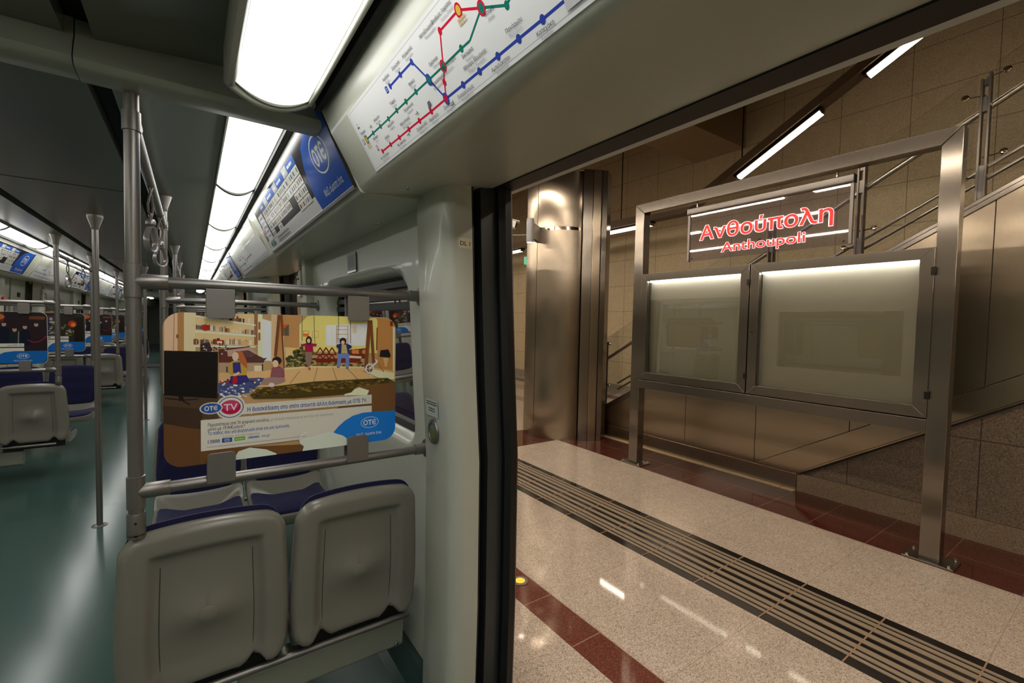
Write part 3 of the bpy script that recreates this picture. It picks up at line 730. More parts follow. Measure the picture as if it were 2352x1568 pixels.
def make_strap(label):
    t = thing('hanging_strap', label, 'strap', group='hanging grip straps')
    b = MB(); b.tube([(0.0185*math.cos(a)*1.05, 0.0, 0.0185*math.sin(a)*1.05) for a in [PI*(-0.25 + 1.5*i/16) for i in range(17)]], 0.006, 8, flat=0.35); 
    b.tube([(0.014, 0, -0.014), (0.004, 0, -0.03), (-0.006, 0, -0.052), (-0.017, 0, -0.085), (-0.014, 0, -0.115), (-0.002, 0, -0.128), (0.012, 0, -0.118), (0.017, 0, -0.09), (0.007, 0, -0.055), (-0.004, 0, -0.03), (-0.014, 0, -0.014)], 0.0042, 8); b.build('leather_loop', M['strap'], t)
    b = MB(); b.lathe([(0.0, 0.012), (0.007, 0.009), (0.008, 0.0), (0.005, -0.008), (0.012, -0.012), (0.0165, -0.02), (0.0165, -0.032), (0.013, -0.036)], (0, 0, -0.128)); b.build('ferrule', M['clamp'], t)
    b = MB(); pts = [(0.0, -0.165), (0.014, -0.168), (0.026, -0.19), (0.036, -0.222), (0.032, -0.25), (0.016, -0.268), (-0.016, -0.268), (-0.032, -0.25), (-0.036, -0.222), (-0.026, -0.19), (-0.014, -0.168)]
    inn = [(0.0, -0.176), (0.008, -0.179), (0.019, -0.196), (0.0275, -0.222), (0.024, -0.246), (0.012, -0.2585), (-0.012, -0.2585), (-0.024, -0.246), (-0.0275, -0.222), (-0.019, -0.196), (-0.008, -0.179)]
    L = [[(x, -0.013, z) for x, z in pts], [(x, 0.013, z) for x, z in pts], [(x, 0.010, z) for x, z in inn], [(x, -0.010, z) for x, z in inn]]; L.append(L[0])
    b.loft(L, 0, True, False); r = b.build('grip_ring', M['ring'], t, sharp=50); md = r.modifiers.new('soft', 'SUBSURF'); md.levels = 1; md.render_levels = 2
    return t
sp = make_strap('near grey grip hanging on a leather loop beside the big pole'); sp.location = (PX, 2.28, RZ); sp.rotation_euler = (0, 0, 1.15)
dup(sp, (PX, 2.92, RZ), 0.8, 'second grey grip hanging on the right-hand overhead rail')
dup(sp, (PX, 6.4, RZ), 0.4, 'grip hanging over the second bay on the right')
dup(sp, (2*XC - PX, 5.95, RZ), 1.2, 'grip seen edge-on on the left-hand overhead rail')
dup(sp, (2*XC - PX, 6.70, RZ), 0.1, 'grip seen as a wide oval on the left-hand overhead rail')
dup(sp, (2*XC - PX, 9.9, RZ), 0.5, 'near grip over the second bay on the left')
dup(sp, (2*XC - PX, 10.6, RZ), 0.2, 'far grip over the second bay on the left')
# ================================================================== PRINTED BOARDS
def clip(pts, hull):
    """keep the part of a polygon inside a convex counter-clockwise hull"""
    out = list(pts)
    for i in range(len(hull)):
        (ax, ay), (bx, by) = hull[i], hull[(i + 1) % len(hull)]
        if math.dist((ax, ay), (bx, by)) < 1e-7: continue
        src, out = out, []
        ins = lambda p: (bx - ax)*(p[1] - ay) - (by - ay)*(p[0] - ax) >= -1e-9
        for j in range(len(src)):
            p, q = src[j - 1], src[j]
            ip, iq = ins(p), ins(q)
            if ip != iq:
                d0 = (bx - ax)*(p[1] - ay) - (by - ay)*(p[0] - ax); d1 = (bx - ax)*(q[1] - ay) - (by - ay)*(q[0] - ax)
                t = d0/(d0 - d1); out.append((p[0] + (q[0] - p[0])*t, p[1] + (q[1] - p[1])*t))
            if iq: out.append(q)
        if len(out) < 3: return []
    return out
BA0, BA1, BB0, BB1 = -0.066, 0.606, 1.020, 1.462
BLUE, DBLUE, OFFW = (22, 112, 196), (36, 72, 156), (236, 230, 216)
def logo(pr, a, b, w, col=(240, 238, 232), line=None):
    """oval outline with the three letters, the last a rounded E"""
    h = w*0.62; pr.ring(a, b, w/2, h/2, line or w*0.035, col)
    lh = h*0.46; x = a - w*0.36
    pr.ring(x + w*0.125, b, w*0.125, lh*0.54, w*0.05, col)
    x += w*0.27; pr.rect(x, x + w*0.20, b + lh*0.28, b + lh*0.5, col); pr.rect(x + w*0.073, x + w*0.127, b - lh*0.5, b + lh*0.4, col)
    cx = x + w*0.345; pr.k += 1; n = 20
    for i in range(n):
        t0, t1 = (0.22 + 1.56*i/n)*PI, (0.22 + 1.56*(i + 1)/n)*PI
        pr.mb.poly([pr.P(cx + (w*0.125 - q)*math.cos(t), b + (lh*0.54 - q)*math.sin(t)) for t, q in ((t0, 0), (t1, 0), (t1, w*0.05), (t0, w*0.05))], 0, rgb(*col))
    pr.rect(cx - w*0.10, cx + w*0.08, b - lh*0.1, b + lh*0.1, col)
def board(label, loc, rz=0.0, group='advert boards on the rail frames'):
    t = thing('advert_board', label, 'advertising board', loc, rz, group)
    b = MB(); b.prism(rrect(0, BA1 - BA0, 0, BB1 - BB0, 0.045, 8), 'Y', -0.003, 0.003); b.build('panel', M['white'], t)
    return t
# --- the near board: a playroom photograph with captions
bt = board('advert board with a playroom photo of four children, torn at the bottom edge', (BA0, 1.6, BB0))
HULL = rrect(BA0, BA1, BB0, BB1, 0.045, 8)
pr = Print((-BA0, -0.0032, -BB0), (1, 0, 0), (0, 0, 1), (0, -1, 0), 6e-6)
SCL = 550.0/2331
def q(x, y): v = onY(370 + x*SCL, 700 + y*SCL, 1.6); return (v.x, v.z)
KB = 1.5
def sh(col, *pts):
    c = clip([q(*p) for p in pts] if area([q(*p) for p in pts]) > 0 else [q(*p) for p in pts][::-1], HULL)
    if c: pr.poly(c, col, KB)
def area(p): return sum(p[i-1][0]*p[i][1] - p[i][0]*p[i-1][1] for i in range(len(p)))
def bx(col, x0, y0, x1, y1): sh(col, (x0, y0), (x1, y0), (x1, y1), (x0, y1))
def el(col, cx, cy, rx, ry, n=16): sh(col, *[(cx + rx*math.cos(2*PI*i/n), cy + ry*math.sin(2*PI*i/n)) for i in range(n)])
def ln(col, pts, w):
    for (a, b_), (c, d) in zip(pts[:-1], pts[1:]):
        L = math.hypot(c - a, d - b_) or 1; nx, ny = -(d - b_)/L*w/2, (c - a)/L*w/2
        sh(col, (a + nx, b_ + ny), (c + nx, d + ny), (c - nx, d - ny), (a - nx, b_ - ny))
rnd = random.Random(3)
bx((176, 142, 98), 0, 0, 2400, 1600)
bx((214, 178, 144), 30, 40, 160, 460); bx((170, 122, 74), 160, 50, 222, 450); bx((228, 198, 156), 222, 50, 335, 450); ln((120, 84, 54), [(127, 60), (122, 440)], 5); el((120, 90, 50), 160, 305, 14, 22)
sh((222, 186, 134), (330, 60), (935, 85), (935, 395), (330, 390)); sh((150, 98, 62), (905, 85), (945, 85), (945, 390), (905, 390))
ln((122, 76, 52), [(335, 385), (335, 330)], 40)
for (x0, y0, x1, y1) in ((335, 100, 910, 190), (335, 236, 910, 292), (335, 378, 900, 390)):
    x = x0 + 4
    while x < x1 - 25:
        f = (x - x0)/(x1 - x0); yb = y0 + (y1 - y0)*f; w = rnd.choice((9, 12, 15, 20, 30)); h = rnd.uniform(28, 62)
        if rnd.random() < 0.82: bx(rnd.choice(((96, 60, 52), (180, 150, 120), (58, 52, 58), (206, 190, 160), (120, 70, 60), (100, 104, 112), (168, 110, 70), (70, 40, 40), (214, 204, 184))), x, yb - h, x + w - 1.5, yb)
        x += w
el((172, 40, 24), 432, 222, 42, 30); el((214, 168, 110), 815, 372, 40, 28); bx((158, 54, 34), 525, 342, 610, 384); bx((222, 206, 176), 545, 352, 592, 376)
for y0, y1 in ((100, 190), (250, 295), (392, 400)): sh((240, 226, 196), (328, y0), (918, y1), (918, y1 + 15), (328, y0 + 16))
sh((232, 212, 176), (940, 85), (985, 85), (985, 520), (940, 520)); sh((226, 222, 214), (985, 135), (1072, 160), (1070, 545), (985, 540)); sh((206, 176, 134), (1072, 90), (1130, 90), (1110, 600), (1070, 560))
for y in (165, 270): bx((150, 90, 54), 945, y, 965, y + 75)
sh((182, 134, 82), (1130, 95), (1350, 100), (1350, 590), (1120, 600)); sh((214, 178, 116), (1190, 410), (1350, 420), (1350, 590), (1190, 600))
sh((92, 84, 66), (1185, 190), (1243, 190), (1243, 300), (1200, 300)); sh((196, 92, 34), (1185, 190), (1240, 190), (1190, 235))
sh((226, 200, 116), (1345, 190), (1420, 110), (1500, 100), (2090, 128), (2104, 160), (2100, 470), (1345, 450)); sh((236, 214, 170), (1345, 190), (1352, 185), (1360, 440), (1345, 440))
bx((214, 110, 44), 1378, 252, 1436, 308); bx((236, 206, 150), 1384, 258, 1430, 276); ln((196, 150, 90), [(1470, 255), (1528, 255), (1528, 318), (1470, 318), (1470, 255)], 4)
sh((238, 232, 218), (1602, 198), (2005, 182), (1985, 395), (1600, 398))
for x in (1660, 1790, 1850): ln((222, 206, 170), [(x, 190), (x, 396)], 5)
for x in (1705, 1815): ln((176, 130, 70), [(x, 200), (x, 400)], 6)
for y in (205, 240, 285, 330): ln((176, 130, 70), [(1705, y), (1815, y)], 5)
bx((206, 190, 166), 1862, 200, 1900, 275)
sh((186, 128, 70), (2104, 130), (2262, 150), (2262, 660), (2104, 640)); ln((120, 76, 40), [(2100, 220), (2095, 440)], 12); bx((120, 42, 26), 2225, 160, 2252, 205); sh((232, 208, 164), (2252, 210), (2272, 220), (2268, 720), (2252, 715))
# sofas and cushions
sh((96, 48, 40), (560, 430), (860, 400), (900, 470), (1000, 520), (1000, 560), (560, 560)); sh((60, 44, 46), (380, 380), (470, 360), (500, 450), (380, 450))
for i in range(46): el(rnd.choice(((226, 214, 200), (30, 24, 26), (70, 50, 50))), rnd.uniform(380, 660), rnd.uniform(375, 480), 9, 7, 6)
sh((186, 150, 132), (640, 440), (860, 410), (940, 470), (870, 500), (650, 500)); sh((96, 66, 66), (760, 450), (850, 440), (920, 480), (800, 520)); sh((74, 60, 60), (820, 530), (1030, 515), (1000, 545), (840, 560))
sh((176, 146, 116), (560, 560), (980, 575), (980, 640), (560, 700)); bx((224, 200, 166), 905, 590, 985, 655); ln((40, 30, 28), [(640, 600), (640, 720)], 12); ln((40, 30, 28), [(985, 575), (985, 645)], 12)
# planting, lattice and garden sofa
for i in range(70):
    a = rnd.uniform(0, 2*PI); r = rnd.uniform(0, 1)**0.5; el(rnd.choice(((52, 60, 30), (36, 44, 22), (78, 80, 42), (96, 84, 40))), 1362 + 150*r*math.cos(a), 505 + 92*r*math.sin(a), rnd.uniform(12, 26), rnd.uniform(10, 20), 7)
sh((110, 40, 26), (1830, 435), (1990, 420), (1990, 520), (1820, 520)); 
for x in range(1840, 1990, 34): el(rnd.choice(((176, 60, 34), (206, 120, 70), (90, 60, 40))), x, 455, 24, 22, 9)
sh((206, 190, 166), (1820, 490), (1950, 500), (1940, 520), (1830, 515)); sh((120, 36, 20), (1510, 520), (1940, 520), (1940, 560), (1510, 560))
for (x, y) in ((1545, 415), (1602, 415), (1660, 415), (1545, 480), (1602, 480), (1660, 480)):
    for d in (-1, 1): ln((112, 30, 18), [(x, y), (x + d*42, y + 66), (x, y + 66)], 11)
for i in range(60): el(rnd.choice(((96, 92, 44), (64, 66, 30), (150, 130, 70))), rnd.uniform(1220, 1960), rnd.uniform(560, 592), 16, 9, 6)
# deck, rug, grass edge, wooden floor
sh((206, 168, 116), (1000, 640), (1205, 612), (1440, 592), (1980, 600), (2262, 640), (2255, 720), (1900, 720), (1300, 790), (850, 800), (560, 780), (560, 660))
sh((226, 194, 142), (1205, 612), (1440, 592), (1980, 600), (1975, 614), (1440, 606), (1210, 630)); sh((230, 206, 166), (2020, 620), (2262, 660), (2255, 725), (2030, 690))
for p0, p1 in (((1345, 645), (1250, 765)), ((1520, 605), (1480, 755)), ((1665, 605), (1706, 732)), ((1800, 610), (1910, 722)), ((1960, 640), (2110, 712))): ln((128, 84, 56), [p0, p1], 5)
for i in range(16): ln((186, 146, 98), [(rnd.uniform(1000, 1700), 0), (0, 0)], 0.1) if False else None
sh((66, 76, 122), (556, 760), (700, 720), (960, 705), (1050, 720), (920, 800), (860, 850), (560, 905))
for i in range(60): el(rnd.choice(((196, 190, 184), (120, 124, 156), (220, 212, 196), (60, 66, 110))), rnd.uniform(565, 930), rnd.uniform(770, 890), rnd.uniform(8, 22), rnd.uniform(5, 11), 7)
for i in range(22): el(rnd.choice(((170, 34, 26), (40, 40, 70), (206, 196, 180))), rnd.uniform(560, 990), rnd.uniform(720, 765), 12, 9, 6)
sh((112, 76, 44), (1840, 850), (1960, 780), (2275, 745), (2275, 1060), (1660, 1060)); sh((232, 214, 176), (1780, 850), (1930, 800), (2020, 830), (2000, 875), (1780, 880))
sh((72, 58, 22), (860, 870), (1010, 800), (1500, 742), (2200, 708), (2272, 752), (1900, 792), (1846, 850), (1760, 870), (1300, 905), (900, 912))
for i in range(150):
    x = rnd.uniform(890, 2240); f = (x - 890)/1350; y = 845 - 110*f + rnd.uniform(-38, 45)*(1 - 0.45*f)
    el(rnd.choice(((104, 84, 32), (52, 44, 16), (84, 72, 28), (128, 104, 48))), x, y, rnd.uniform(12, 30), rnd.uniform(5, 11), 6)
bx((76, 58, 42), 20, 860, 560, 1110); sh((60, 44, 32), (20, 980), (400, 1010), (400, 1210), (20, 1160)); sh((92, 62, 36), (20, 1150), (400, 1215), (400, 1600), (20, 1600)); sh((104, 70, 38), (380, 1400), (1400, 1350), (1400, 1480), (380, 1560))
# television
sh((22, 17, 15), (30, 443), (554, 455), (549, 908), (30, 876)); sh((40, 33, 30), (545, 455), (554, 455), (549, 908), (540, 907))
ln((26, 20, 18), [(190, 880), (200, 930)], 46); ln((30, 24, 22), [(195, 920), (40, 905)], 12); ln((30, 24, 22), [(195, 920), (280, 968)], 14); ln((30, 24, 22), [(195, 925), (360, 912)], 10)
# swing frames
for p0, p1, w in (((1146, 98), (1110, 500), 30), ((1168, 98), (1200, 612), 24), ((2024, 150), (1988, 610), 34), ((2036, 150), (2062, 560), 28)): ln((120, 66, 34), [p0, p1], w)
ln((236, 216, 180), [(1188, 300), (1206, 612)], 5)
for x0, x1, y in ((1368, 1368, 350), (1484, 1492, 370), (1724, 1716, 370), (1838, 1838, 372)): ln((92, 78, 66), [(x0, 105), (x1, y)], 5)
# girl standing on the swing
sh((150, 22, 66), (1400, 372), (1470, 372), (1478, 456), (1398, 456)); ln((150, 22, 66), [(1405, 385), (1358, 392)], 22); ln((150, 22, 66), [(1465, 385), (1508, 388)], 22)
for x, y in ((1358, 370), (1494, 366)): el((222, 170, 140), x, y, 9, 12, 8)
sh((134, 108, 96), (1400, 456), (1466, 456), (1452, 590), (1424, 600), (1416, 585), (1400, 520)); el((50, 30, 30), 1434, 345, 30, 42); el((224, 176, 146), 1432, 348, 16, 22, 10); el((110, 40, 40), 1412, 592, 14, 10, 8); el((160, 60, 60), 1440, 618, 10, 14, 8)
# boy seated on the swing
sh((36, 40, 92), (1706, 385), (1745, 375), (1800, 375), (1848, 395), (1850, 415), (1822, 430), (1828, 478), (1716, 480), (1722, 420), (1700, 410)); sh((176, 160, 104), (1752, 385), (1796, 385), (1812, 470), (1748, 470))
sh((104, 124, 186), (1720, 472), (1825, 472), (1828, 520), (1818, 604), (1794, 606), (1790, 520), (1752, 515), (1734, 600), (1708, 600), (1712, 510)); el((50, 32, 30), 1765, 350, 34, 32); el((222, 172, 140), 1765, 365, 18, 20, 10); el((92, 120, 130), 1720, 604, 16, 10, 8); el((92, 120, 130), 1806, 612, 16, 10, 8)
# girl kneeling with a toy
sh((186, 150, 60), (668, 560), (720, 530), (790, 545), (836, 600), (832, 670), (770, 690), (720, 680), (660, 660), (655, 610)); sh((54, 50, 120), (695, 560), (768, 555), (778, 660), (700, 660)); sh((48, 44, 110), (676, 690), (830, 680), (860, 740), (740, 770), (664, 760))
sh((176, 96, 50), (696, 470), (735, 445), (790, 455), (830, 540), (836, 620), (800, 590), (770, 560), (750, 520)); el((232, 190, 164), 722, 500, 32, 44, 14); ln((230, 190, 164), [(760, 655), (700, 690)], 20); sh((178, 26, 30), (700, 690), (740, 690), (735, 760), (690, 770))
# boy sitting cross-legged
sh((150, 62, 70), (1075, 610), (1150, 595), (1196, 630), (1200, 700), (1130, 720), (1060, 700)); 
for i in range(6): ln((110, 104, 110), [(1070, 625 + i*17), (1194, 618 + i*17)], 7)
sh((150, 120, 112), (1000, 715), (1060, 700), (1200, 705), (1206, 740), (1100, 775), (960, 770)); el((206, 190, 186), 1072, 776, 30, 22, 10); el((42, 28, 28), 1124, 540, 46, 38); el((226, 180, 150), 1110, 570, 30, 36, 12)
# toddler bike and chair
el((240, 234, 222), 2024, 618, 42, 50, 20); el((120, 84, 60), 2024, 618, 30, 37, 18); ln((236, 226, 206), [(2024, 618), (2100, 550), (2080, 530)], 14); ln((226, 206, 176), [(2024, 575), (2024, 662)], 5); ln((226, 206, 176), [(1990, 618), (2058, 618)], 5); ln((160, 110, 70), [(2105, 560), (2160, 650)], 9)
sh((30, 26, 26), (2130, 440), (2205, 432), (2230, 490), (2215, 512), (2120, 500)); sh((206, 164, 110), (2155, 512), (2210, 512), (2190, 600), (2170, 600))
# caption bars and logos
def straight(x0, y0, x1, y1): a0, b1 = q(x0, y0); a1, b0 = q(x1, y1); return a0, a1, b0, b1
a0, b1 = q(610, 955); a1, b0 = q(2046, 945)
c0 = q(800, 1030); c1 = q(2044, 870)
zt = q(2044, 870)[1]; zb = q(2044, 956)[1]
pr.rect(q(700, 1000)[0], q(2044, 900)[0], zb, zt, OFFW)
zt2, zb2 = q(2044, 975)[1], q(388, 1420)[1]
aL, aR = q(386, 1200)[0], q(2044, 1000)[0]
pr.rect(aL, aR, zb2, zt2, OFFW); pr.poly([q(838, 1030), q(876, 1066), q(918, 1024)], OFFW)
sh(BLUE, (2272, 1022), (2060, 1036), (1960, 1045), (1860, 1075), (1780, 1125), (1720, 1180), (1672, 1236), (1830, 1340), (2275, 1340))
ca, cb = q(676, 992); pr.disc(ca, cb, 0.0385, 0.0365, OFFW); pr.ring(ca, cb, 0.0335, 0.0315, 0.0022, (30, 76, 160)); pr.disc(ca, cb, 0.026, 0.0215, (196, 24, 84)); pr.disc(ca, cb + 0.006, 0.021, 0.014, (216, 70, 120))
pr.rect(ca - 0.034, ca + 0.03, cb - 0.0335, cb - 0.030, OFFW) if False else None
pr.text('TV', ca, cb - 0.0095, 0.0205, (244, 240, 236), align='CENTER', bold=0.03)
la, lb = q(487, 1002); pr.disc(la, lb, 0.0285, 0.0175, OFFW); pr.disc(la, lb, 0.0255, 0.0148, (44, 92, 172)); logo(pr, la, lb, 0.046, line=0.0001)
pr.text('Η διασκέδαση στο σπίτι αποκτά άλλη διάσταση με ΟΤΕ TV.', q(838, 990)[0], zb + 0.0075, 0.0125, (36, 86, 172), width=q(1996, 930)[0] - q(838, 990)[0], bold=0.05)
g = (74, 74, 84)
def line_at(y, x): return q(x, y)
pr.text('Περισσότερα από 70 ψηφιακά κανάλια,', q(455, 1180)[0], q(455, 1182)[1], 0.0095, g, width=q(1050, 1140)[0] - q(455, 1180)[0], bold=0.035)
pr.text('με πλούσιο περιεχόμενο για όλη την οικογένεια,', q(1060, 1140)[0], q(455, 1182)[1], 0.0085, (150, 148, 146), width=q(1672, 1085)[0] - q(1060, 1130)[0])
pr.text('μόνο με 19,90€/μήνα.*', q(455, 1218)[0], q(455, 1222)[1], 0.0095, g, width=q(815, 1190)[0] - q(455, 1218)[0], bold=0.035)
pr.text('Το πάθος σου για ψυχαγωγία είναι για μας έμπνευση.', q(455, 1260)[0], q(455, 1264)[1], 0.0095, (36, 86, 172), width=q(1248, 1200)[0] - q(455, 1260)[0], bold=0.04)
pr.text('Δ Ι Κ Τ Υ Ο   Κ Α Τ Α Σ Τ Η Μ Α Τ Ω Ν', q(600, 1286)[0], q(600, 1292)[1], 0.0055, (110, 110, 130), width=q(950, 1256)[0] - q(600, 1285)[0])
zz = q(455, 1345)[1]; pr.text('13888', q(455, 1340)[0], zz, 0.0105, (60, 76, 130), width=q(572, 1330)[0] - q(455, 1340)[0], bold=0.03)
x0, x1 = q(592, 1320)[0], q(690, 1310)[0]; pr.rect(x0, x1, zz - 0.002, zz + 0.011, (34, 84, 170)); logo(pr, (x0 + x1)/2, zz + 0.0045, 0.016, line=0.0006)
x0, x1 = q(712, 1310)[0], q(816, 1300)[0]; pr.rect(x0, x1, zz - 0.001, zz + 0.010, (110, 190, 50)); pr.bar(x0 + 0.003, zz + 0.003, x1 - x0 - 0.006, 0.0022, (230, 240, 220))
x0, x1 = q(840, 1300)[0], q(958, 1290)[0]; pr.rect(x0, x1, zz + 0.001, zz + 0.0085, (176, 184, 204), 0.0035); pr.bar(x0 + 0.005, zz + 0.0035, x1 - x0 - 0.009, 0.002, (60, 80, 140))
pr.text('ote.gr', q(975, 1290)[0], zz + 0.002, 0.009, (36, 86, 172), width=q(1058, 1280)[0] - q(975, 1290)[0])
pr.bar(q(445, 1380)[0], q(455, 1384)[1], 0.27, 0.0016, (150, 148, 144))
lx, lz = q(2025, 1137); logo(pr, lx, lz, 0.063, (238, 240, 244), 0.0016)
pr.text('Μαζί, είμαστε ένα.', q(2020, 1240)[0], q(2020, 1258)[1], 0.0098, (232, 238, 246), width=0.089, align='CENTER', bold=0.03)
# torn lower edge showing the board behind
TORN = (196, 204, 190)
sh(TORN, (1340, 1310), (1400, 1295), (1480, 1278), (1560, 1255), (1630, 1232), (1672, 1236), (1700, 1248), (1760, 1265), (1800, 1290), (1815, 1420), (1370, 1420), (1385, 1370), (1350, 1345))
sh(TORN, (720, 1470), (750, 1420), (860, 1382), (1020, 1400), (1120, 1440), (1120, 1560), (700, 1560)); ln((250, 246, 236), [(1345, 1308), (1365, 1262), (1392, 1240), (1412, 1238)], 7); ln((248, 244, 234), [(1350, 1312), (1480, 1280), (1630, 1234)], 4)
pr.mb.build('printed_face', M['ink'], bt)

# --- boards of the left-hand bays
def leaf_and_text(pr, W, Hh, right=1.0):
    pr.poly([(W*0.995, Hh*0.255), (W*0.70, Hh*0.255), (W*0.62, Hh*0.235), (W*0.58, Hh*0.20), (W*0.545, Hh*0.14), (W*0.52, Hh*0.03), (W*0.93, Hh*0.008), (W*0.975, Hh*0.04), (W*0.995, Hh*0.10)], BLUE)
    logo(pr, W*0.78, Hh*0.16, 0.075, (238, 240, 244), 0.002); pr.text('Μαζί, είμαστε ένα.', W*0.78, Hh*0.062, 0.011, (226, 234, 246), width=0.11, align='CENTER')
def photo_board(label, loc, kind):
    t = board(label, loc); W, Hh = BA1 - BA0, BB1 - BB0
    p = Print((0, -0.0032, 0), (1, 0, 0), (0, 0, 1), (0, -1, 0), 6e-6); r = random.Random(5)
    p.poly(rrect(0.002, W - 0.002, 0.002, Hh - 0.002, 0.044, 8), (44, 30, 36) if kind == 'cinema' else (52, 44, 36))
    if kind == 'cinema':
        p.rect(0.01, W*0.62, Hh*0.80, Hh*0.99, (112, 44, 26)); p.disc(W*0.48, Hh*0.90, 0.10, 0.035, (196, 110, 62)); p.disc(W*0.44, Hh*0.82, 0.055, 0.02, (206, 54, 22)); p.rect(W*0.84, W*0.98, Hh*0.86, Hh*0.92, (120, 70, 40))
        for i, x in enumerate((0.06, 0.17, 0.29, 0.40, 0.52, 0.62, 0.71, 0.80, 0.90)):
            y = Hh*(0.62 + 0.05*(i % 3)); p.poly([(W*x - 0.035, Hh*0.36), (W*x - 0.03, y - 0.02), (W*x, y), (W*x + 0.03, y - 0.02), (W*x + 0.035, Hh*0.36)], r.choice(((20, 24, 44), (26, 40, 48), (46, 28, 34), (34, 34, 40))))
            p.disc(W*x, y + 0.018, 0.013, 0.018, (196, 160, 138)); p.disc(W*x, y + 0.0325, 0.0125, 0.0065, (50, 34, 30))
        p.poly([(W*0.36, Hh*0.42), (W*0.40, Hh*0.66), (W*0.48, Hh*0.67), (W*0.56, Hh*0.60), (W*0.54, Hh*0.46)], (168, 178, 190)); p.poly([(W*0.36, Hh*0.36), (W*0.52, Hh*0.44), (W*0.46, Hh*0.50), (W*0.38, Hh*0.48)], (54, 66, 116)); p.disc(W*0.46, Hh*0.70, 0.016, 0.02, (206, 166, 140))
        p.line([(W*0.82, Hh*0.47), (W*0.87, Hh*0.42), (W*0.92, Hh*0.43), (W*0.97, Hh*0.49), (W*0.99, Hh*0.54)], 0.005, (186, 30, 44)); p.line([(W*0.74, Hh*0.40), (W*0.745, Hh*0.63)], 0.006, (150, 140, 130))
    else:
        p.rect(0.012, W*0.62, Hh*0.40, Hh*0.92, (70, 66, 84)); p.rect(W*0.02, W*0.30, Hh*0.45, Hh*0.95, (150, 142, 150))
        for x in (0.10, 0.22, 0.34, 0.48, 0.58):
            p.poly([(W*x - 0.035, Hh*0.44), (W*x - 0.025, Hh*0.80), (W*x + 0.025, Hh*0.80), (W*x + 0.035, Hh*0.44)], r.choice(((200, 204, 214), (46, 48, 92), (110, 110, 140), (70, 40, 50)))); p.disc(W*x, Hh*0.84, 0.013, 0.018, (206, 166, 144))
        for i in range(40): p.disc(r.uniform(W*0.55, W*0.86), r.uniform(Hh*0.42, Hh*0.72), 0.012, 0.01, r.choice(((96, 104, 60), (150, 140, 96), (70, 78, 44), (190, 176, 140))), 7)
        p.rect(W*0.86, W*0.975, Hh*0.26, Hh*0.90, (34, 22, 14)); p.disc(W*0.84, Hh*0.72, 0.036, 0.04, (206, 54, 18)); p.disc(W*0.85, Hh*0.70, 0.02, 0.022, (246, 160, 50)); p.disc(W*0.60, Hh*0.76, 0.03, 0.01, (206, 200, 140))
    p.rect(W*0.14, W*0.79, Hh*0.335, Hh*0.40, OFFW); p.rect(W*0.02, W*0.79, Hh*0.05, Hh*0.315, OFFW); p.disc(W*0.09, Hh*0.36, 0.038, 0.036, OFFW); p.disc(W*0.09, Hh*0.36, 0.026, 0.024, (196, 24, 84)); p.text('TV', W*0.09, Hh*0.34, 0.018, OFFW, align='CENTER', bold=0.03)
    p.text('με ΟΤΕ TV.', W*0.775, Hh*0.352, 0.0125, (36, 86, 172), align='RIGHT', bold=0.02); p.bar(W*0.17, Hh*0.355, W*0.40, 0.011, (60, 100, 176))
    for i in range(4): p.bar(W*0.06, Hh*(0.25 - 0.045*i), W*(0.5, 0.36, 0.44, 0.2)[i], 0.007, (110, 116, 140))
    p.rect(0.03, W*0.5, 0.003, Hh*0.04, (150, 96, 54)); leaf_and_text(p, W, Hh)
    p.mb.build('printed_face', M['ink'], t); return t
BL0 = 2*XC - BA1
pc = photo_board('advert board of a cinema crowd, near end of the nearest bay on the left', (BL0, 1.6 + PERIOD, BB0), 'cinema')
pf = photo_board('advert board with an orange glow, far end of the nearest left-hand bay', (BL0, FAR + PERIOD, BB0), 'fire')
for k in (2, 3):
    dup(pc, (BL0, 1.6 + PERIOD*k, BB0), 0, 'advert board of a cinema crowd, near end of the %s' % BAYW[k])
    dup(pf, (BL0, FAR + PERIOD*k, BB0), 0, 'advert board with an orange glow, far end of the %s' % BAYW[k])

# --- sloping adverts and route maps on the cove
def orient(t, o, u, v):
    u, v = Vector(u).normalized(), Vector(v).normalized(); y = v.cross(u)
    t.matrix_world = Matrix.Translation(Vector(o)) @ Matrix((u, y, v)).transposed().to_4x4()
def cove_frame(s, yl, x0, z0, x1, z1, off=0.0):
    """origin at the lower left corner seen from the aisle"""
    X = side(s); u = Vector((0, -s, 0)); v = Vector((X(x1) - X(x0), 0, z1 - z0)).normalized(); n = u.cross(v)
    return Vector((X(x0), yl, z0)) + n*off, u, v
ADW, ADH = 1.72, 0.252
adp = (0.424, 1.868, 0.312, 2.096)
ad_o, ad_u, ad_v = cove_frame(1, 3.185, *adp, off=0.006); ad_n = ad_u.cross(ad_v)
def qa(x, y):
    w = onP(560 + x*0.23589, 250 + y*0.23589, ad_o, ad_n) - ad_o; return (w.dot(ad_u), w.dot(ad_v))
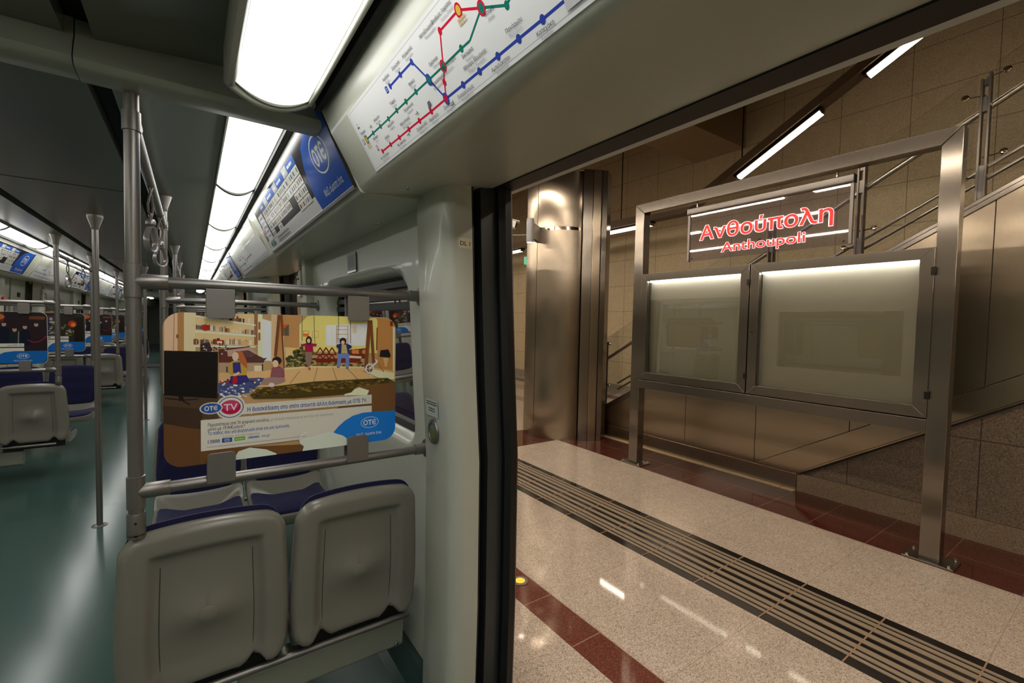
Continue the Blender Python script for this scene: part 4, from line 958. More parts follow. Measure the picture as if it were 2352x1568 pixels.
def sloped_ad(label, group):
    t = thing('cove_advert', label, 'advertising panel', group=group)
    b = MB(); b.box(0, ADW, 0.0, 0.006, 0, ADH); b.build('backing', M['white'], t)
    b = MB(); b.box(-0.004, ADW + 0.004, -0.006, 0.006, -0.008, 0.004); b.build('lower_rail', M['tube'], t, bevel=0.001)
    b = MB(); b.box(ADW, ADW + 0.004, -0.005, 0.012, -0.004, ADH); b.build('end_rail', M['slot'], t)
    p = Print((0, -0.0006, 0), (1, 0, 0), (0, 0, 1), (0, -1, 0), 8e-6)
    R = lambda v: min(max(v, 0.004), ADW - 0.002)
    def pol(col, *pts): p.poly([(R(qa(*c)[0]), min(max(qa(*c)[1], 0.004), ADH - 0.004)) for c in pts], col)
    zb = (qa(245, 1290)[1] + qa(700, 845)[1])/2
    p.rect(0.004, ADW - 0.002, zb, ADH - 0.004, (30, 27, 34)); p.rect(0.004, ADW - 0.002, 0.004, zb, (206, 206, 204))
    xb = qa(765, 970)[0]
    p.poly([(xb, 0.004), (ADW - 0.002, 0.004), (ADW - 0.002, ADH - 0.004), (xb + 0.20, ADH - 0.004), (xb + 0.07, ADH - 0.035), (xb + 0.01, ADH*0.66), (xb - 0.02, ADH*0.42), (xb - 0.022, zb)], (30, 80, 170))
    lx, lz = xb + 0.225, ADH*0.60; logo(p, lx, lz, 0.19, (206, 212, 200), 0.006); p.text('Μαζί, είμαστε ένα.', lx, ADH*0.13, 0.024, (214, 220, 226), width=0.24, align='CENTER', shear=0.1)
    r = random.Random(9)
    # channel grid
    x0, x1 = 0.235, xb - 0.06; top = ADH*0.80; ch = ADH*0.135; n = 9; cw = (x1 - x0)/n
    seg = [(0, 1.3, 0), (1.3, 2.3, 1), (2.3, 4.2, 0), (4.2, 5.1, 1), (5.1, 6.7, 0), (6.7, 7.6, 1), (7.6, 9, 0)]
    for a, c, k in seg: p.rect(x0 + cw*a, x0 + cw*c - 0.003, top, top + ch, (186, 190, 192) if k else (60, 102, 186)); p.bar(x0 + cw*a + 0.012, top + ch*0.35, cw*(c - a)*0.6, ch*0.3, (220, 224, 230))
    for i in range(n):
        rows = (4, 3, 4, 3, 3, 3, 2, 4, 4)[i]
        for j in range(rows):
            za = top - (j + 1)*ch*1.08; p.rect(x0 + cw*i, x0 + cw*(i + 1) - 0.004, za, za + ch, (214, 212, 204))
            for m_ in range(3): p.rect(x0 + cw*(i + 0.12 + 0.28*m_), x0 + cw*(i + 0.3 + 0.28*m_), za + ch*0.25, za + ch*0.75, r.choice(((150, 60, 62), (84, 106, 150), (50, 50, 54), (120, 150, 120), (190, 165, 120), (150, 150, 156), (196, 196, 196), (206, 204, 198), (90, 90, 96))))
    p.rect(0.05, 0.21, ADH*0.20, ADH*0.80, (206, 204, 196))
    for i in range(5): p.bar(0.075, ADH*(0.70 - 0.1*i), 0.11, 0.009, (96, 110, 170))
    p.disc(0.06, ADH*0.45, 0.035, 0.03, (216, 212, 206)); p.disc(0.06, ADH*0.45, 0.022, 0.019, (190, 40, 80))
    for i, c in enumerate(((70, 100, 170), (110, 180, 70), (60, 96, 160))): p.rect(0.06 + 0.05*i, 0.10 + 0.05*i, zb*0.35, zb*0.7, c)
    for i in range(2): p.bar(0.32, zb*(0.62 - 0.28*i), 0.34, 0.006, (120, 120, 124))
    p.mb.build('printed_face', M['gloss_ink'], t); return t
ad0 = sloped_ad('sloping black and blue advert above the window next to the near route map', 'sloping adverts along the coves')
orient(ad0, ad_o, ad_u, ad_v)
MW, MH = 1.78, 0.159
mpp = (0.428, 1.867, 0.3465, 2.004)
mp_o, mp_u, mp_v = cove_frame(1, 1.287, *mpp, off=0.0012); mp_n = mp_u.cross(mp_v)
def mm(px, py): w = onP(px, py, mp_o, mp_n) - mp_o; return (w.dot(mp_u), w.dot(mp_v))
def m8(x, y): return mm(790 + x*0.17219, 130 + y*0.17219)
def m5(x, y): return mm(900 + x*0.22109, y*0.22109)
def route_map(label, group):
    t = thing('route_map', label, 'route map', group=group)
    p = Print((0, 0, 0), (1, 0, 0), (0, 0, 1), (0, -1, 0), 1e-5)
    b = MB(); b.box(0, MW, 0.0001, 0.0009, 0, MH); b.build('sheet', M['white'], t)
    p.rect(0, MW, 0, MH, (232, 232, 233)); fr = (168, 168, 176); e = 0.0065
    p.line([(e, e), (MW - e, e), (MW - e, MH - e), (e, MH - e), (e, e)], 0.0009, fr)
    G, RD, BL = (34, 118, 104), (206, 34, 62), (54, 74, 168); K, GY = (64, 64, 72), (160, 160, 164)
    green = [m8(305, 1105), m8(392, 1018), m8(488, 930), m8(595, 830), m8(705, 718), m8(828, 600), m8(962, 470), m8(1135, 308), m8(1325, 128), m5(722, 505), m5(930, 82), m5(1195, 55)]
    red = [m8(517, 1262), m8(625, 1172), m8(740, 1078), m8(868, 970), m8(1008, 855), m8(1165, 730), m8(1365, 560), m5(547, 855), m8(1325, 128), m5(500, 322), m5(690, 105), m5(930, 82)]
    blue = [m8(617, 395), m8(752, 240), m8(905, 72), m8(1135, 308), m8(1365, 560), m5(742, 880), m5(912, 740), m5(1103, 583), m5(1320, 402), m5(1567, 200)]
    st = blue[-1][0] - blue[-2][0]; zl = blue[-1][1]
    tail = [(blue[-1][0] + 0.075*i, zl) for i in range(1, 7)]
    g_end = [(green[-1][0] + 0.05*i, green[-1][1] + 0.018) for i in range(1, 9)]
    p.line([*green[:10], m5(810, 425), *green[10:]], 0.0042, G); p.line([green[-1], g_end[0], g_end[-1]], 0.0042, G)
    p.line(red, 0.0042, RD); p.line([red[-1], (red[-1][0] + 0.02, MH - 0.02)], 0.0042, RD); p.line(blue + tail, 0.0046, BL)
    for pts, c in ((green + g_end, G), (red, RD), (blue + tail, BL)):
        for a, z in pts: p.disc(a, z, 0.0056, 0.0066, c, 16)
    for (a, z), c0, c1 in ((green[0], G, (226, 172, 60)), (green[7], BL, G), (green[8], RD, G), (red[6], BL, RD), (green[10], RD, G), (red[10], RD, (222, 180, 70))): p.disc(a, z, 0.0092, 0.0112, c0, 20); p.disc(a, z, 0.006, 0.0076, c1, 18)
    for (a, z), s_, c in ((m8(268, 1135), '1', G), (m8(450, 1215), '2', RD), (m8(573, 440), '3', BL)):
        p.rect(a - 0.0055, a + 0.0055, z - 0.0065, z + 0.0065, c); p.rect(a - 0.0042, a + 0.0042, z - 0.0052, z + 0.0052, (216, 216, 218)) if s_ != '3' else None
        p.text(s_, a, z - 0.004, 0.008, (236, 236, 236) if s_ == '3' else c, align='CENTER', bold=0.02)
    def name(pt, gr, la, up, dx=0.0, al='CENTER'):
        a, z = pt; zz = z + (0.0165 if up else -0.0145)
        p.text(gr, a + dx, zz, 0.0062, K, align=al, bold=0.008); p.text(la, a + dx, zz - 0.0082, 0.0055, GY, align=al)
    for i, (gr, la) in enumerate((('Πειραιάς', 'Piraeus'), ('Φάληρο', 'Faliro'), ('Μοσχάτο', 'Moschato'), ('Καλλιθέα', 'Kallithea'), ('Ταύρος', 'Tavros'), ('Πετράλωνα', 'Petralona'), ('Θησείο', 'Thissio'))): name(green[i], gr, la, i in (0, 2, 4, 6) or i == 3 and False)
    name(green[7], 'Μοναστηράκι', 'Monastiraki', False, 0.004, 'LEFT'); name(green[8], 'Ομόνοια', 'Omonia', True, -0.006, 'RIGHT'); name(green[9], 'Βικτώρια', 'Victoria', False, 0.012); name(green[10], 'Αττική', 'Attiki', False, 0.014)
    for i, (gr, la) in enumerate((('Άγ. Δημήτριος', 'Ag. Dimitrios'), ('Δάφνη', 'Dafni'), ('Άγ. Ιωάννης', 'Ag. Ioannis'), ('Νέος Κόσμος', 'Neos Kosmos'), ('Συγγρού-Φιξ', 'Syngrou-Fix'), ('Ακρόπολη', 'Akropoli'))): name(red[i], gr, la, i in (1, 3))
    name(red[6], 'Σύνταγμα', 'Syntagma', False); name(red[7], 'Πανεπιστήμιο', 'Panepistimio', True, 0.008, 'LEFT'); name(red[9], 'Μεταξουργείο', 'Metaxourghio', True, -0.007, 'RIGHT'); name(red[10], 'Σταθμός Λαρίσης', 'Larissa Station', True, -0.009, 'RIGHT')
    for i, (gr, la) in enumerate((('Αιγάλεω', 'Egaleo'), ('Ελαιώνας', 'Eleonas'), ('Κεραμεικός', 'Keramikos'))): name(blue[i], gr, la, True)
    for i, (gr, la) in enumerate((('Ευαγγελισμός', 'Evangelismos'), ('Μέγαρο Μουσικής', 'Megaro Moussikis'), ('Αμπελόκηποι', 'Ambelokipi'), ('Πανόρμου', 'Panormou'), ('Κατεχάκη', 'Katehaki'))): name(blue[5 + i], gr, la, i in (1, 3))
    for c in (m8(975, 760), m8(860, 1040), m8(360, 935), m8(1455, 640)): p.line([(c[0] - 0.006, c[1]), (c[0] + 0.004, c[1])], 0.0012, K); p.disc(c[0] + 0.005, c[1] + 0.001, 0.002, 0.0032, (60, 150, 90), 10)
    c = m8(1140, 640); p.poly([(c[0] - 0.008, c[1] - 0.007), (c[0] - 0.002, c[1] + 0.006), (c[0] + 0.008, c[1] + 0.006), (c[0] + 0.008, c[1] - 0.002)], (110, 110, 116))
    c = m8(190, 930); p.line([(c[0] - 0.006, c[1] - 0.004), (c[0] + 0.007, c[1] - 0.004)], 0.002, K); p.line([(c[0] - 0.006, c[1] - 0.004), (c[0] - 0.003, c[1] + 0.006), (c[0] + 0.006, c[1] + 0.004)], 0.0008, K)
    for c in (m8(345, 1180), m5(735, 205)): p.bar(c[0] - 0.012, c[1] + 0.002, 0.024, 0.0028, (220, 184, 120)); p.bar(c[0] - 0.012, c[1] - 0.004, 0.024, 0.0028, (220, 184, 120))
    c = m5(1860, 200); p.rect(c[0], MW - 0.015, e + 0.004, e + 0.03, (206, 206, 210))
    p.mb.build('printed_face', M['gloss_ink'], t); return t
map0 = route_map('large white metro route map with coloured lines above the open doorway', 'route maps over the doors'); orient(map0, mp_o, mp_u, mp_v)
def more(src, s, yl, prm, off, label):
    r = dup(src, (0, 0, 0), 0, label); o, u, v = cove_frame(s, yl, *prm, off=off); orient(r, o, u, v)
for k in (1, 2, 3):
    more(ad0, 1, 3.185 + PERIOD*k, adp, 0.006, '%s black and blue advert along the right-hand cove' % ORD[k])
    more(ad0, -1, 1.47 + PERIOD*k, adp, 0.006, 'black and blue advert above the window of the %s' % BAYW[k])
for k in (1, 2):
    more(map0, 1, 1.27 + PERIOD*k, mpp, 0.0012, 'pale route map above the %s open door along the right' % ORD[k])
    more(map0, -1, 3.53 + PERIOD*k, mpp, 0.0012, 'pale route map above the closed left-hand door beyond the %s' % BAYW[k])

# ------------------------------------------------------------------ small fittings of the carriage
t = thing('vent_grille', 'row of small black ventilation slots beside the sloping advert', 'vent'); orient(t, ad_o - ad_n*0.005 - ad_u*0.045, ad_u, ad_v)
for i in range(11):
    b = MB(); l = 0.010 - abs(i - 5)*0.0009; b.box(-l, l, -0.0012, 0.0004, 0.03 + i*0.0105, 0.0335 + i*0.0105); b.build('slot', M['slot'], t)
def downlight(label, x, y):
    z = 1.852 + (x - 0.45)*(0.041/0.35) if y < 1.45 else 1.85 + (x - 0.458)*(0.018/0.342)
    t = thing('recessed_button_lamp', label, 'recessed fitting', (x, y, z), group='round chrome fittings in the soffit')
    b = MB(); b.lathe([(0.0, 0.004), (0.007, 0.003), (0.009, -0.001), (0.0135, -0.003), (0.0155, -0.001), (0.0158, 0.006)], n=28); b.build('rim', M['chrome'], t)
    b = MB(); b.lathe([(0.0, -0.0005), (0.0075, -0.0005), (0.0075, 0.004)], n=20); b.build('centre', M['slot'], t)
downlight('round chrome fitting in the soffit between the route map and the door pillar', 0.545, 1.37)
downlight('round chrome fitting in the soffit above the bay window', 0.64, 1.90)
# door button and stickers on the pillar
xb = P(1.077) - 0.0005
t = thing('door_button', 'oval silver door button with a green centre on the door pillar', 'button', (xb, 1.41, 1.077))
def oval(b, ry, rz, prof, n=36): b.loft([[(-h, ry*f*math.cos(2*PI*i/n), rz*f*math.sin(2*PI*i/n)) for i in range(n)] for f, h in prof])
b = MB(); oval(b, 0.036, 0.044, [(1.0, -0.002), (1.0, 0.004), (0.94, 0.009), (0.66, 0.011), (0.62, 0.006), (0.3, 0.006)]); b.build('bezel', M['tube'], t)
b = MB(); oval(b, 0.0215, 0.0265, [(1.0, 0.0), (1.0, 0.0085), (0.9, 0.010), (0.2, 0.0105)]); b.build('push_cap', mat('green_button', rgb(96, 116, 52), 0.35, noise=0.05), t)
b = MB(); oval(b, 0.0235, 0.0285, [(1.0, 0.0), (1.0, 0.0075)]); b.build('dark_ring', M['slot'], t)
def pillar_print(name, label, yl, z0, w, h, draw, cat='sticker'):
    t = thing(name, label, cat); pz = (P(z0) + P(z0 + h))/2
    orient(t, (max(P(z0), P(z0 + h)) - 0.0025 + 0.0, yl, z0), (0, -1, 0), (P(z0 + h) - P(z0), 0, h))
    p = Print((0, -0.0004, 0), (1, 0, 0), (0, 0, 1), (0, -1, 0), 2e-5); draw(p, w, h); p.mb.build('sheet', M['ink'], t); return t
def dr(p, w, h):
    p.rect(0, w, 0, h, (190, 196, 182)); p.line([(0, 0), (w, 0), (w, h), (0, h), (0, 0)], 0.0005, (160, 164, 150))
    for i, f in enumerate((0.80, 0.66)): p.bar(w*0.08, h*f, w*0.84, h*0.075, (70, 74, 70))
    for i, f in enumerate((0.42, 0.28)): p.bar(w*0.25, h*f, w*0.5, h*0.075, (70, 74, 70))
pillar_print('instruction_sticker', 'small pale instruction sticker above the door button', 1.466, 1.128, 0.095, 0.058, dr)
t = thing('door_label', 'small cream label reading DL 1 on the door jamb', 'label', (0.686, DOOR1 - 0.0008, 1.684))
p = Print((0, 0, 0), (1, 0, 0), (0, 0, 1), (0, -1, 0), 5e-5); p.poly(rrect(0.0, 0.048, 0, 0.032, 0.003), (222, 214, 184)); p.text('DL 1', 0.0245, 0.0085, 0.0135, (28, 26, 24), width=0.036, align='CENTER', bold=0.03); p.mb.build('sheet', M['ink'], t)
t = thing('notice_plate', 'small grey notice hanging on the wall above the bay window', 'notice'); zz = 1.705
orient(t, (wall_x(zz + .1) - 0.003, 2.53, zz), (0, -1, 0), (wall_x(zz + .1) - wall_x(zz), 0, 0.1))
b = MB(); b.box(0, 0.15, -0.001, 0.002, 0, 0.095); b.build('plate', M['grey'], t)
p = Print((0, -0.0013, 0), (1, 0, 0), (0, 0, 1), (0, -1, 0), 2e-5)
for i in range(7): p.bar(0.015, 0.075 - i*0.0085, 0.12, 0.0035, (90, 92, 90))
p.mb.build('lettering', M['ink'], t)
b = MB(); b.box(0, 0.15, -0.003, 0.003, -0.006, 0.003); b.build('chrome_clip', M['chrome'], t)
t = thing('window_sticker', 'red oval sticker on the pane of the bay window', 'sticker'); zz = 1.47
orient(t, (wall_x(zz) + 0.0865, 2.12, zz), (0, -1, 0), (wall_x(zz + .1) - wall_x(zz), 0, 0.1))
p = Print((0, 0, 0), (1, 0, 0), (0, 0, 1), (0, -1, 0), 5e-5); p.ring(0.05, 0.05, 0.04, 0.048, 0.011, (176, 40, 38)); p.rect(0.022, 0.078, 0.043, 0.057, (176, 40, 38)); p.mb.build('sheet', M['ink'], t)
def emergency(label, s, y, z):
    X = side(s); x = P(z) - 0.002; t = thing('emergency_handle', label, 'emergency handle', (X(x), y, z), 0, 'emergency handles by the doors')
    b = MB(); b.box(*sorted((s*-0.012, s*0.01)), -0.045, 0.045, -0.09, 0.09); b.build('housing', M['panel'], t, bevel=0.004)
    b = MB(); b.tube([(s*-0.012, 0, 0.035), (s*-0.03, 0, 0.03), (s*-0.035, 0, 0.0), (s*-0.03, 0, -0.03), (s*-0.012, 0, -0.035)], 0.006, 8); b.build('pull_handle', M['clamp'], t)
    p = Print((s*-0.0125, s*0.04, 0.095), (0, -s, 0), (0, 0, 1), (-s, 0, 0), 2e-5); p.rect(0, 0.08, 0, 0.035, (170, 44, 40)); p.bar(0.01, 0.013, 0.06, 0.008, (226, 200, 190)); p.mb.build('red_label', M['ink'], t)
emergency('emergency handle under a red label on the pillar beyond the bay window', 1, 3.55, 1.70)
emergency('emergency handle on the left-hand door pillar beyond the nearest bay on the left', -1, 9.12, 1.70)
def redknob(label, s, y, z):
    X = side(s); t = thing('red_alarm_knob', label, 'alarm knob', (X(P(z)), y, z)); b = MB(); b.lathe([(0.032, 0.0), (0.032, 0.02), (0.022, 0.034), (0.0, 0.038)], (0, 0, 0), (-s, 0, 0)); b.build('knob', M['red'], t)
    b = MB(); b.lathe([(0.042, -0.004), (0.042, 0.004)], (0, 0, 0), (-s, 0, 0)); b.build('base_plate', M['white'], t)
redknob('red alarm knob on the right-hand wall far down the carriage', 1, 5.27, 1.60)
redknob('red alarm knob on the left-hand wall above the nearest left rail', -1, 7.42, 1.60)
# ================================================================== PLATFORM
beige, bdark, blight = rgb(192, 176, 160), rgb(104, 90, 84), rgb(226, 212, 196)
TP, TO = 0.3615, 1.1015                                  # tile pitch and one joint along the platform
JG = rgb(158, 136, 116)
M['gran'] = granite('beige_granite_floor', beige, bdark, blight, 0.045, 265, (1.574, TO, 0.72, TP*2), JG, 'XY', 0.58, 0.0012)
M['redg'] = granite('red_granite_band', rgb(112, 66, 54), rgb(80, 46, 38), rgb(136, 88, 74), 0.05, 240, (TO, TO, 0, TP), rgb(160, 132, 112), 'YY', 0.6, 0.0025)
M['redt'] = granite('dark_red_tiles', rgb(84, 40, 30), rgb(72, 34, 26), rgb(94, 46, 34), 0.06, 260, (3.748, TO, 0.33, TP), rgb(124, 88, 70), 'XY', 0.3, 0.0028)
M['wallg'] = granite('beige_granite_wall', rgb(204, 184, 148), rgb(160, 138, 106), rgb(218, 200, 166), 0.5, 120, (1.18, 0.137, 0.765, 0.535), rgb(126, 104, 74), 'YZ', 0.45, 0.0035)
M['stairg'] = granite('brown_granite_cladding', rgb(112, 98, 84), rgb(62, 52, 44), rgb(140, 124, 106), 0.45, 210, (0.69, 0.16, 0.77, 0.545), rgb(52, 40, 32), 'YZ', 0.75, 0.003)
M['gband'] = granite('grey_granite_band', rgb(150, 138, 124), rgb(104, 96, 88), rgb(170, 158, 142), 0.14, 200)
YA, YB = -10.0, 16.0
def slab(x0, x1, y0, y1, m, n='platform_floor'):
    b = MB(); b.box(x0, x1, y0, y1, -0.12, 0.0); return struct(n, b, M[m])
slab(1.0, 1.392, YA, YB, 'gran'); slab(1.392, 1.570, YA, YB, 'redg'); slab(1.570, 2.322, YA, YB, 'gran')
slab(2.862, 3.748, YA, 4.30, 'gran'); slab(3.748, 4.46, YA, 4.30, 'redt'); slab(2.862, 4.46, 4.30, 4.96, 'redt')
slab(2.862, 4.46, 4.96, YB, 'gran'); slab(4.46, 5.05, 4.30, YB, 'gran'); slab(5.05, 5.36, 4.30, YB, 'gband'); slab(5.36, 5.96, 4.30, YB, 'gran'); slab(5.96, 6.40, 4.30, YB, 'gband'); slab(6.40, 6.80, 4.30, YB, 'gran'); slab(6.80, 7.12, 4.30, YB, 'redg'); slab(7.12, 7.46, 4.30, YB, 'gran')
slab(4.46, 7.46, YA, 4.30, 'gran')
# tactile strip: black slab with raised pale ribs
b = MB(); b.box(2.322, 2.862, YA, YB, -0.12, 0.0); ts = struct('tactile_strip', b, mat('black_tactile_stone', rgb(34, 30, 27), 0.12, noise=0.15, nscale=120))
W = 0.54; half = [(0.12, 0.16), (0.19, 0.245), (0.275, 0.34), (0.40, 0.465)]
b = MB()
for a, c in half + [(1 - c, 1 - a) for a, c in half]: b.box(2.322 + W*a, 2.322 + W*c, YA, YB, -0.001, 0.003)
b.build('pale_rib', mat('pale_rib_stone', rgb(150, 134, 114), 0.35, noise=0.08, nscale=150), ts)
b = MB(); y = TO - TP*13
while y < YB: b.box(2.322, 2.862, y - 0.0028, y + 0.0028, -0.001, 0.0034); y += TP
b.build('joint', mat('pale_joint_mortar', rgb(156, 126, 100), 0.7, noise=0.05), ts)
# track bed side below the carriage
b = MB(); b.box(0.96, 1.0, YA, YB, -1.0, -0.001); struct('platform_floor', b, M['dark'])
b = MB(); b.box(-5.0, 1.0, -10, 32, -1.05, -1.0); struct('floor', b, M['slot'])
b = MB(); b.box(-9.0, -5.0, -10, 32, -1.0, 0.0); struct('platform_floor', b, M['gran'])
b = MB(); b.box(-9.1, -9.0, -10, 32, -1.0, 3.4); struct('wall_left', b, M['wallg'])
# marker light in the red band
t = thing('floor_marker_light', 'round amber light set in the red floor band', 'floor light', (1.505, 2.015, 0))
b = MB(); b.lathe([(0.030, 0.0005), (0.044, 0.001), (0.046, 0.0035), (0.032, 0.0055), (0.030, 0.0045)]); b.build('steel_ring', M['tube'], t)
b = MB(); b.lathe([(0.0305, 0.0003), (0.0305, 0.004), (0.018, 0.0062), (0.0, 0.007)]); b.build('lens', M['amber'], t)

# ------------------------------------------------------------------ back wall, ceilings
XW = 7.45
b = MB(); b.box(XW, XW + 0.15, YA, YB, 0.0, 6.5); struct('wall_back', b, M['wallg'])
b = MB(); b.box(XW - 0.02, XW, 4.3, YB, 0.0, 0.185); struct('baseboard_back', b, M['gband'])
b = MB(); b.box(2.0, XW, YB, YB + 0.15, 0.0, 6.5); struct('wall_far', b, M['wallg'])
b = MB(); b.box(-9.0, 2.0, 30.5, 30.6, -1.0, 3.4); struct('wall_far', b, M['soffit'])
b = MB(); b.box(-9.0, XW, YA - 0.15, YA, -1.0, 6.5); struct('wall_near', b, M['wallg'])
LROWS = (-6.0, -2.3, -0.4, 0.88, 2.75)
for x0, x1 in zip((-9.0,) + tuple(x + 0.06 for x in LROWS), tuple(x - 0.06 for x in LROWS) + (3.3,)):
    b = MB(); b.box(x0, x1, YA, 32, 3.30, 3.40); struct('ceiling', b, M['soffit'])
b = MB(); b.box(3.25, 3.3, YA, YB, 3.40, 5.6); struct('ceiling', b, M['soffit'])
b = MB(); b.box(3.25, XW, YA, YB, 5.6, 5.7); struct('ceiling', b, M['soffit'])
b = MB(); b.box(5.9, 7.44, 4.06, 4.95, 4.39, 5.6); struct('ceiling', b, mat('bulkhead_plaster', rgb(150, 128, 100), 0.7, noise=0.05, nscale=6))
# platform fluorescents under the low ceiling (they light the floor and show in the steel)
def tube_light(label, x, y, z, L, group, m='tubelight', slope=0.0, wall=False, rot=None):
    t = thing('linear_light', label, 'linear light', (x, y, z), group=group); t.rotation_euler = (slope, 0, 0)
    b = MB(); b.box(-0.055, 0.055, -L/2 - 0.03, L/2 + 0.03, 0.0, 0.05); b.build('housing', M['dark'], t, bevel=0.004)
    b = MB(); b.prism(rrect(-0.042, 0.042, -0.036, 0.0, 0.012, 4), 'Y', -L/2, L/2); b.build('lit_tube', M[m], t)
    for yy in (-L/2 - 0.012, L/2):
        b = MB(); b.box(-0.044, 0.044, yy, yy + 0.012, -0.038, 0.0); b.build('end_cap', M['clamp'], t)
    return t
RN = ('on the far platform', 'over the far track', 'above the carriage', 'next to the carriage', 'nearest the stairs')
for x, rn in zip(LROWS, RN):
    t = thing('fluorescent_line', 'long line of fluorescent tubes in the low ceiling %s' % rn, 'light line', (x, 0, 3.318))
    b = MB(); b.box(-0.055, 0.055, -9.6, 14.2, 0.0, 0.05); b.build('housing', M['dark'], t)
    for i in range(11):
        if x == -0.4 and i < 6: continue
        b = MB(); b.prism(rrect(-0.042, 0.042, -0.036, 0.0, 0.012, 4), 'Y', -9.45 + 2.1*i, -7.75 + 2.1*i); b.build('lit_tube', M['edgelight' if x == 0.88 else 'tubelight'], t)
# wall row: level, then climbing with the stairs
XL = 5.80
SL = math.atan(0.53)
def inc(y): return 3.01 + 0.53*(3.975 - y)
for i, (y0, y1) in enumerate(((4.58, 5.73), (7.95, 9.1), (10.3, 11.45))): tube_light('%s level wall light from the stairs' % ('nearest', 'middle', 'farthest')[i], XL, (y0 + y1)/2, 3.025, y1 - y0, 'lights along the back wall', 'walllight')
for i, (y0, y1) in enumerate(((2.31, 3.235), (0.96, 1.885))): tube_light(('sloping wall light above the station sign', 'sloping wall light at the top, partly behind the door header', 'highest sloping wall light')[i], XL, (y0 + y1)/2, inc((y0 + y1)/2), (y1 - y0)/math.cos(SL), 'lights along the back wall', 'walllight', -SL)
b = MB(); b.loft([[(x, y, (3.01 if y > 3.97 else inc(y)) + z) for x, z in ((XL - 0.09, 0.045), (XL + 0.09, 0.045), (XL + 0.09, 0.16), (XL - 0.09, 0.16))] for y in (14.6, 3.975, 0.7)]); struct('trim_4', b, M['soffit'])
b = MB()
for yy in (1.2, 3.2, 5.2, 7.2, 9.2, 11.2, 13.2): b.tube([(XL, yy, (3.01 if yy > 3.97 else inc(yy)) + 0.15), (XL, yy, 5.62)], 0.008, 8)
struct('trim_9', b, M['dark'])

# ------------------------------------------------------------------ stairs with steel-clad side
XS = 4.45; T30 = math.tan(math.radians(30))
def cap(y): return 0.315 + (4.325 - y)*T30
def band_hi(y): return 0.20 + (2.14 - y)*0.607
def band_lo(y): return 0.150 + (1.85 - y)*0.640
YE = -3.9
b = MB(); b.prism([(4.40, 0.0), (4.40, cap(4.40) - 0.04), (YE, cap(YE) - 0.04), (YE, 0.0)], 'X', XS + 0.02, XS + 0.14); struct('stair_wall', b, M['stairg'])
joints = [4.40, 3.70, 2.98, 2.217, 1.453, 0.683, -0.08, -0.85, -1.6, YE]
for y0, y1 in zip(joints[:-1], joints[1:]):
    y0 -= 0.003; y1 += 0.003
    lo = lambda y: max(0.155, band_hi(y))
    pts = [(y0, lo(y0)), (y0, cap(y0) - 0.07), (y1, cap(y1) - 0.07), (y1, lo(y1))]
    if y1 < 2.217 < y0: pts.append((2.217, 0.155))
    b = MB(); b.prism(pts, 'X', XS, XS + 0.02); struct('stair_wall', b, M['steelw'])
b = MB(); b.box(XS + 0.015, XS + 0.02, 4.40, 1.86, 0.02, 2.0) if False else None
b = MB(); b.prism([(y, z) for y, z in ((2.20, 0.157), (1.845, 0.157), (YE, band_lo(YE)), (YE, band_hi(YE) - 0.012))], 'X', XS - 0.012, XS + 0.02); struct('trim_5', b, M['steelw'], bevel=0.003)
b = MB(); b.prism([(1.86, 0.150), (1.80, 0.150), (YE, band_lo(YE) - 0.035), (YE, band_lo(YE) - 0.012)], 'X', XS - 0.006, XS + 0.02); struct('trim_6', b, M['steelw'], bevel=0.002)
b = MB(); b.prism([(1.83, 0.152), (1.80, 0.152), (YE, band_lo(YE) - 0.014), (YE, band_lo(YE) - 0.008)], 'X', XS - 0.0135, XS - 0.005); struct('trim_6', b, M['slot'])
b = MB(); b.box(XS - 0.012, XS + 0.02, 1.832, 4.40, 0.0, 0.153); struct('baseboard_stairs', b, M['steelw'], bevel=0.003)
b = MB(); b.box(XS - 0.006, XS + 0.02, YE, 1.828, 0.0, 0.160); struct('baseboard_stairs', b, granite('pale_granite_skirting', rgb(136, 118, 98), rgb(82, 68, 56), rgb(164, 146, 122), 0.4, 170))
b = MB(); b.box(XS - 0.07, XS - 0.012, 1.832, 4.40, -0.001, 0.006); struct('trim_3', b, M['wallg'])
b = MB(); b.prism([(4.44, cap(4.44) - 0.072), (4.44, cap(4.44)), (YE, cap(YE)), (YE, cap(YE) - 0.072)], 'X', XS - 0.012, XS + 0.17); struct('trim_7', b, M['steel'], bevel=0.004)
b = MB(); b.prism([(4.44, cap(4.44) - 0.034), (4.44, cap(4.44) - 0.030), (YE, cap(YE) - 0.030), (YE, cap(YE) - 0.034)], 'X', XS - 0.0135, XS - 0.005); struct('trim_8', b, M['slot'])
# steps behind
b = MB(); poly = [(4.05, 0.0)]; y, z = 4.05, 0.0
while y > YE: z += 0.165; poly.append((y, z)); y -= 0.286; poly.append((y, z))
poly += [(y, 0.0)]
b.prism(poly, 'X', XS + 0.16, XW - 0.02); struct('stairs', b, M['gband'], smooth=False)
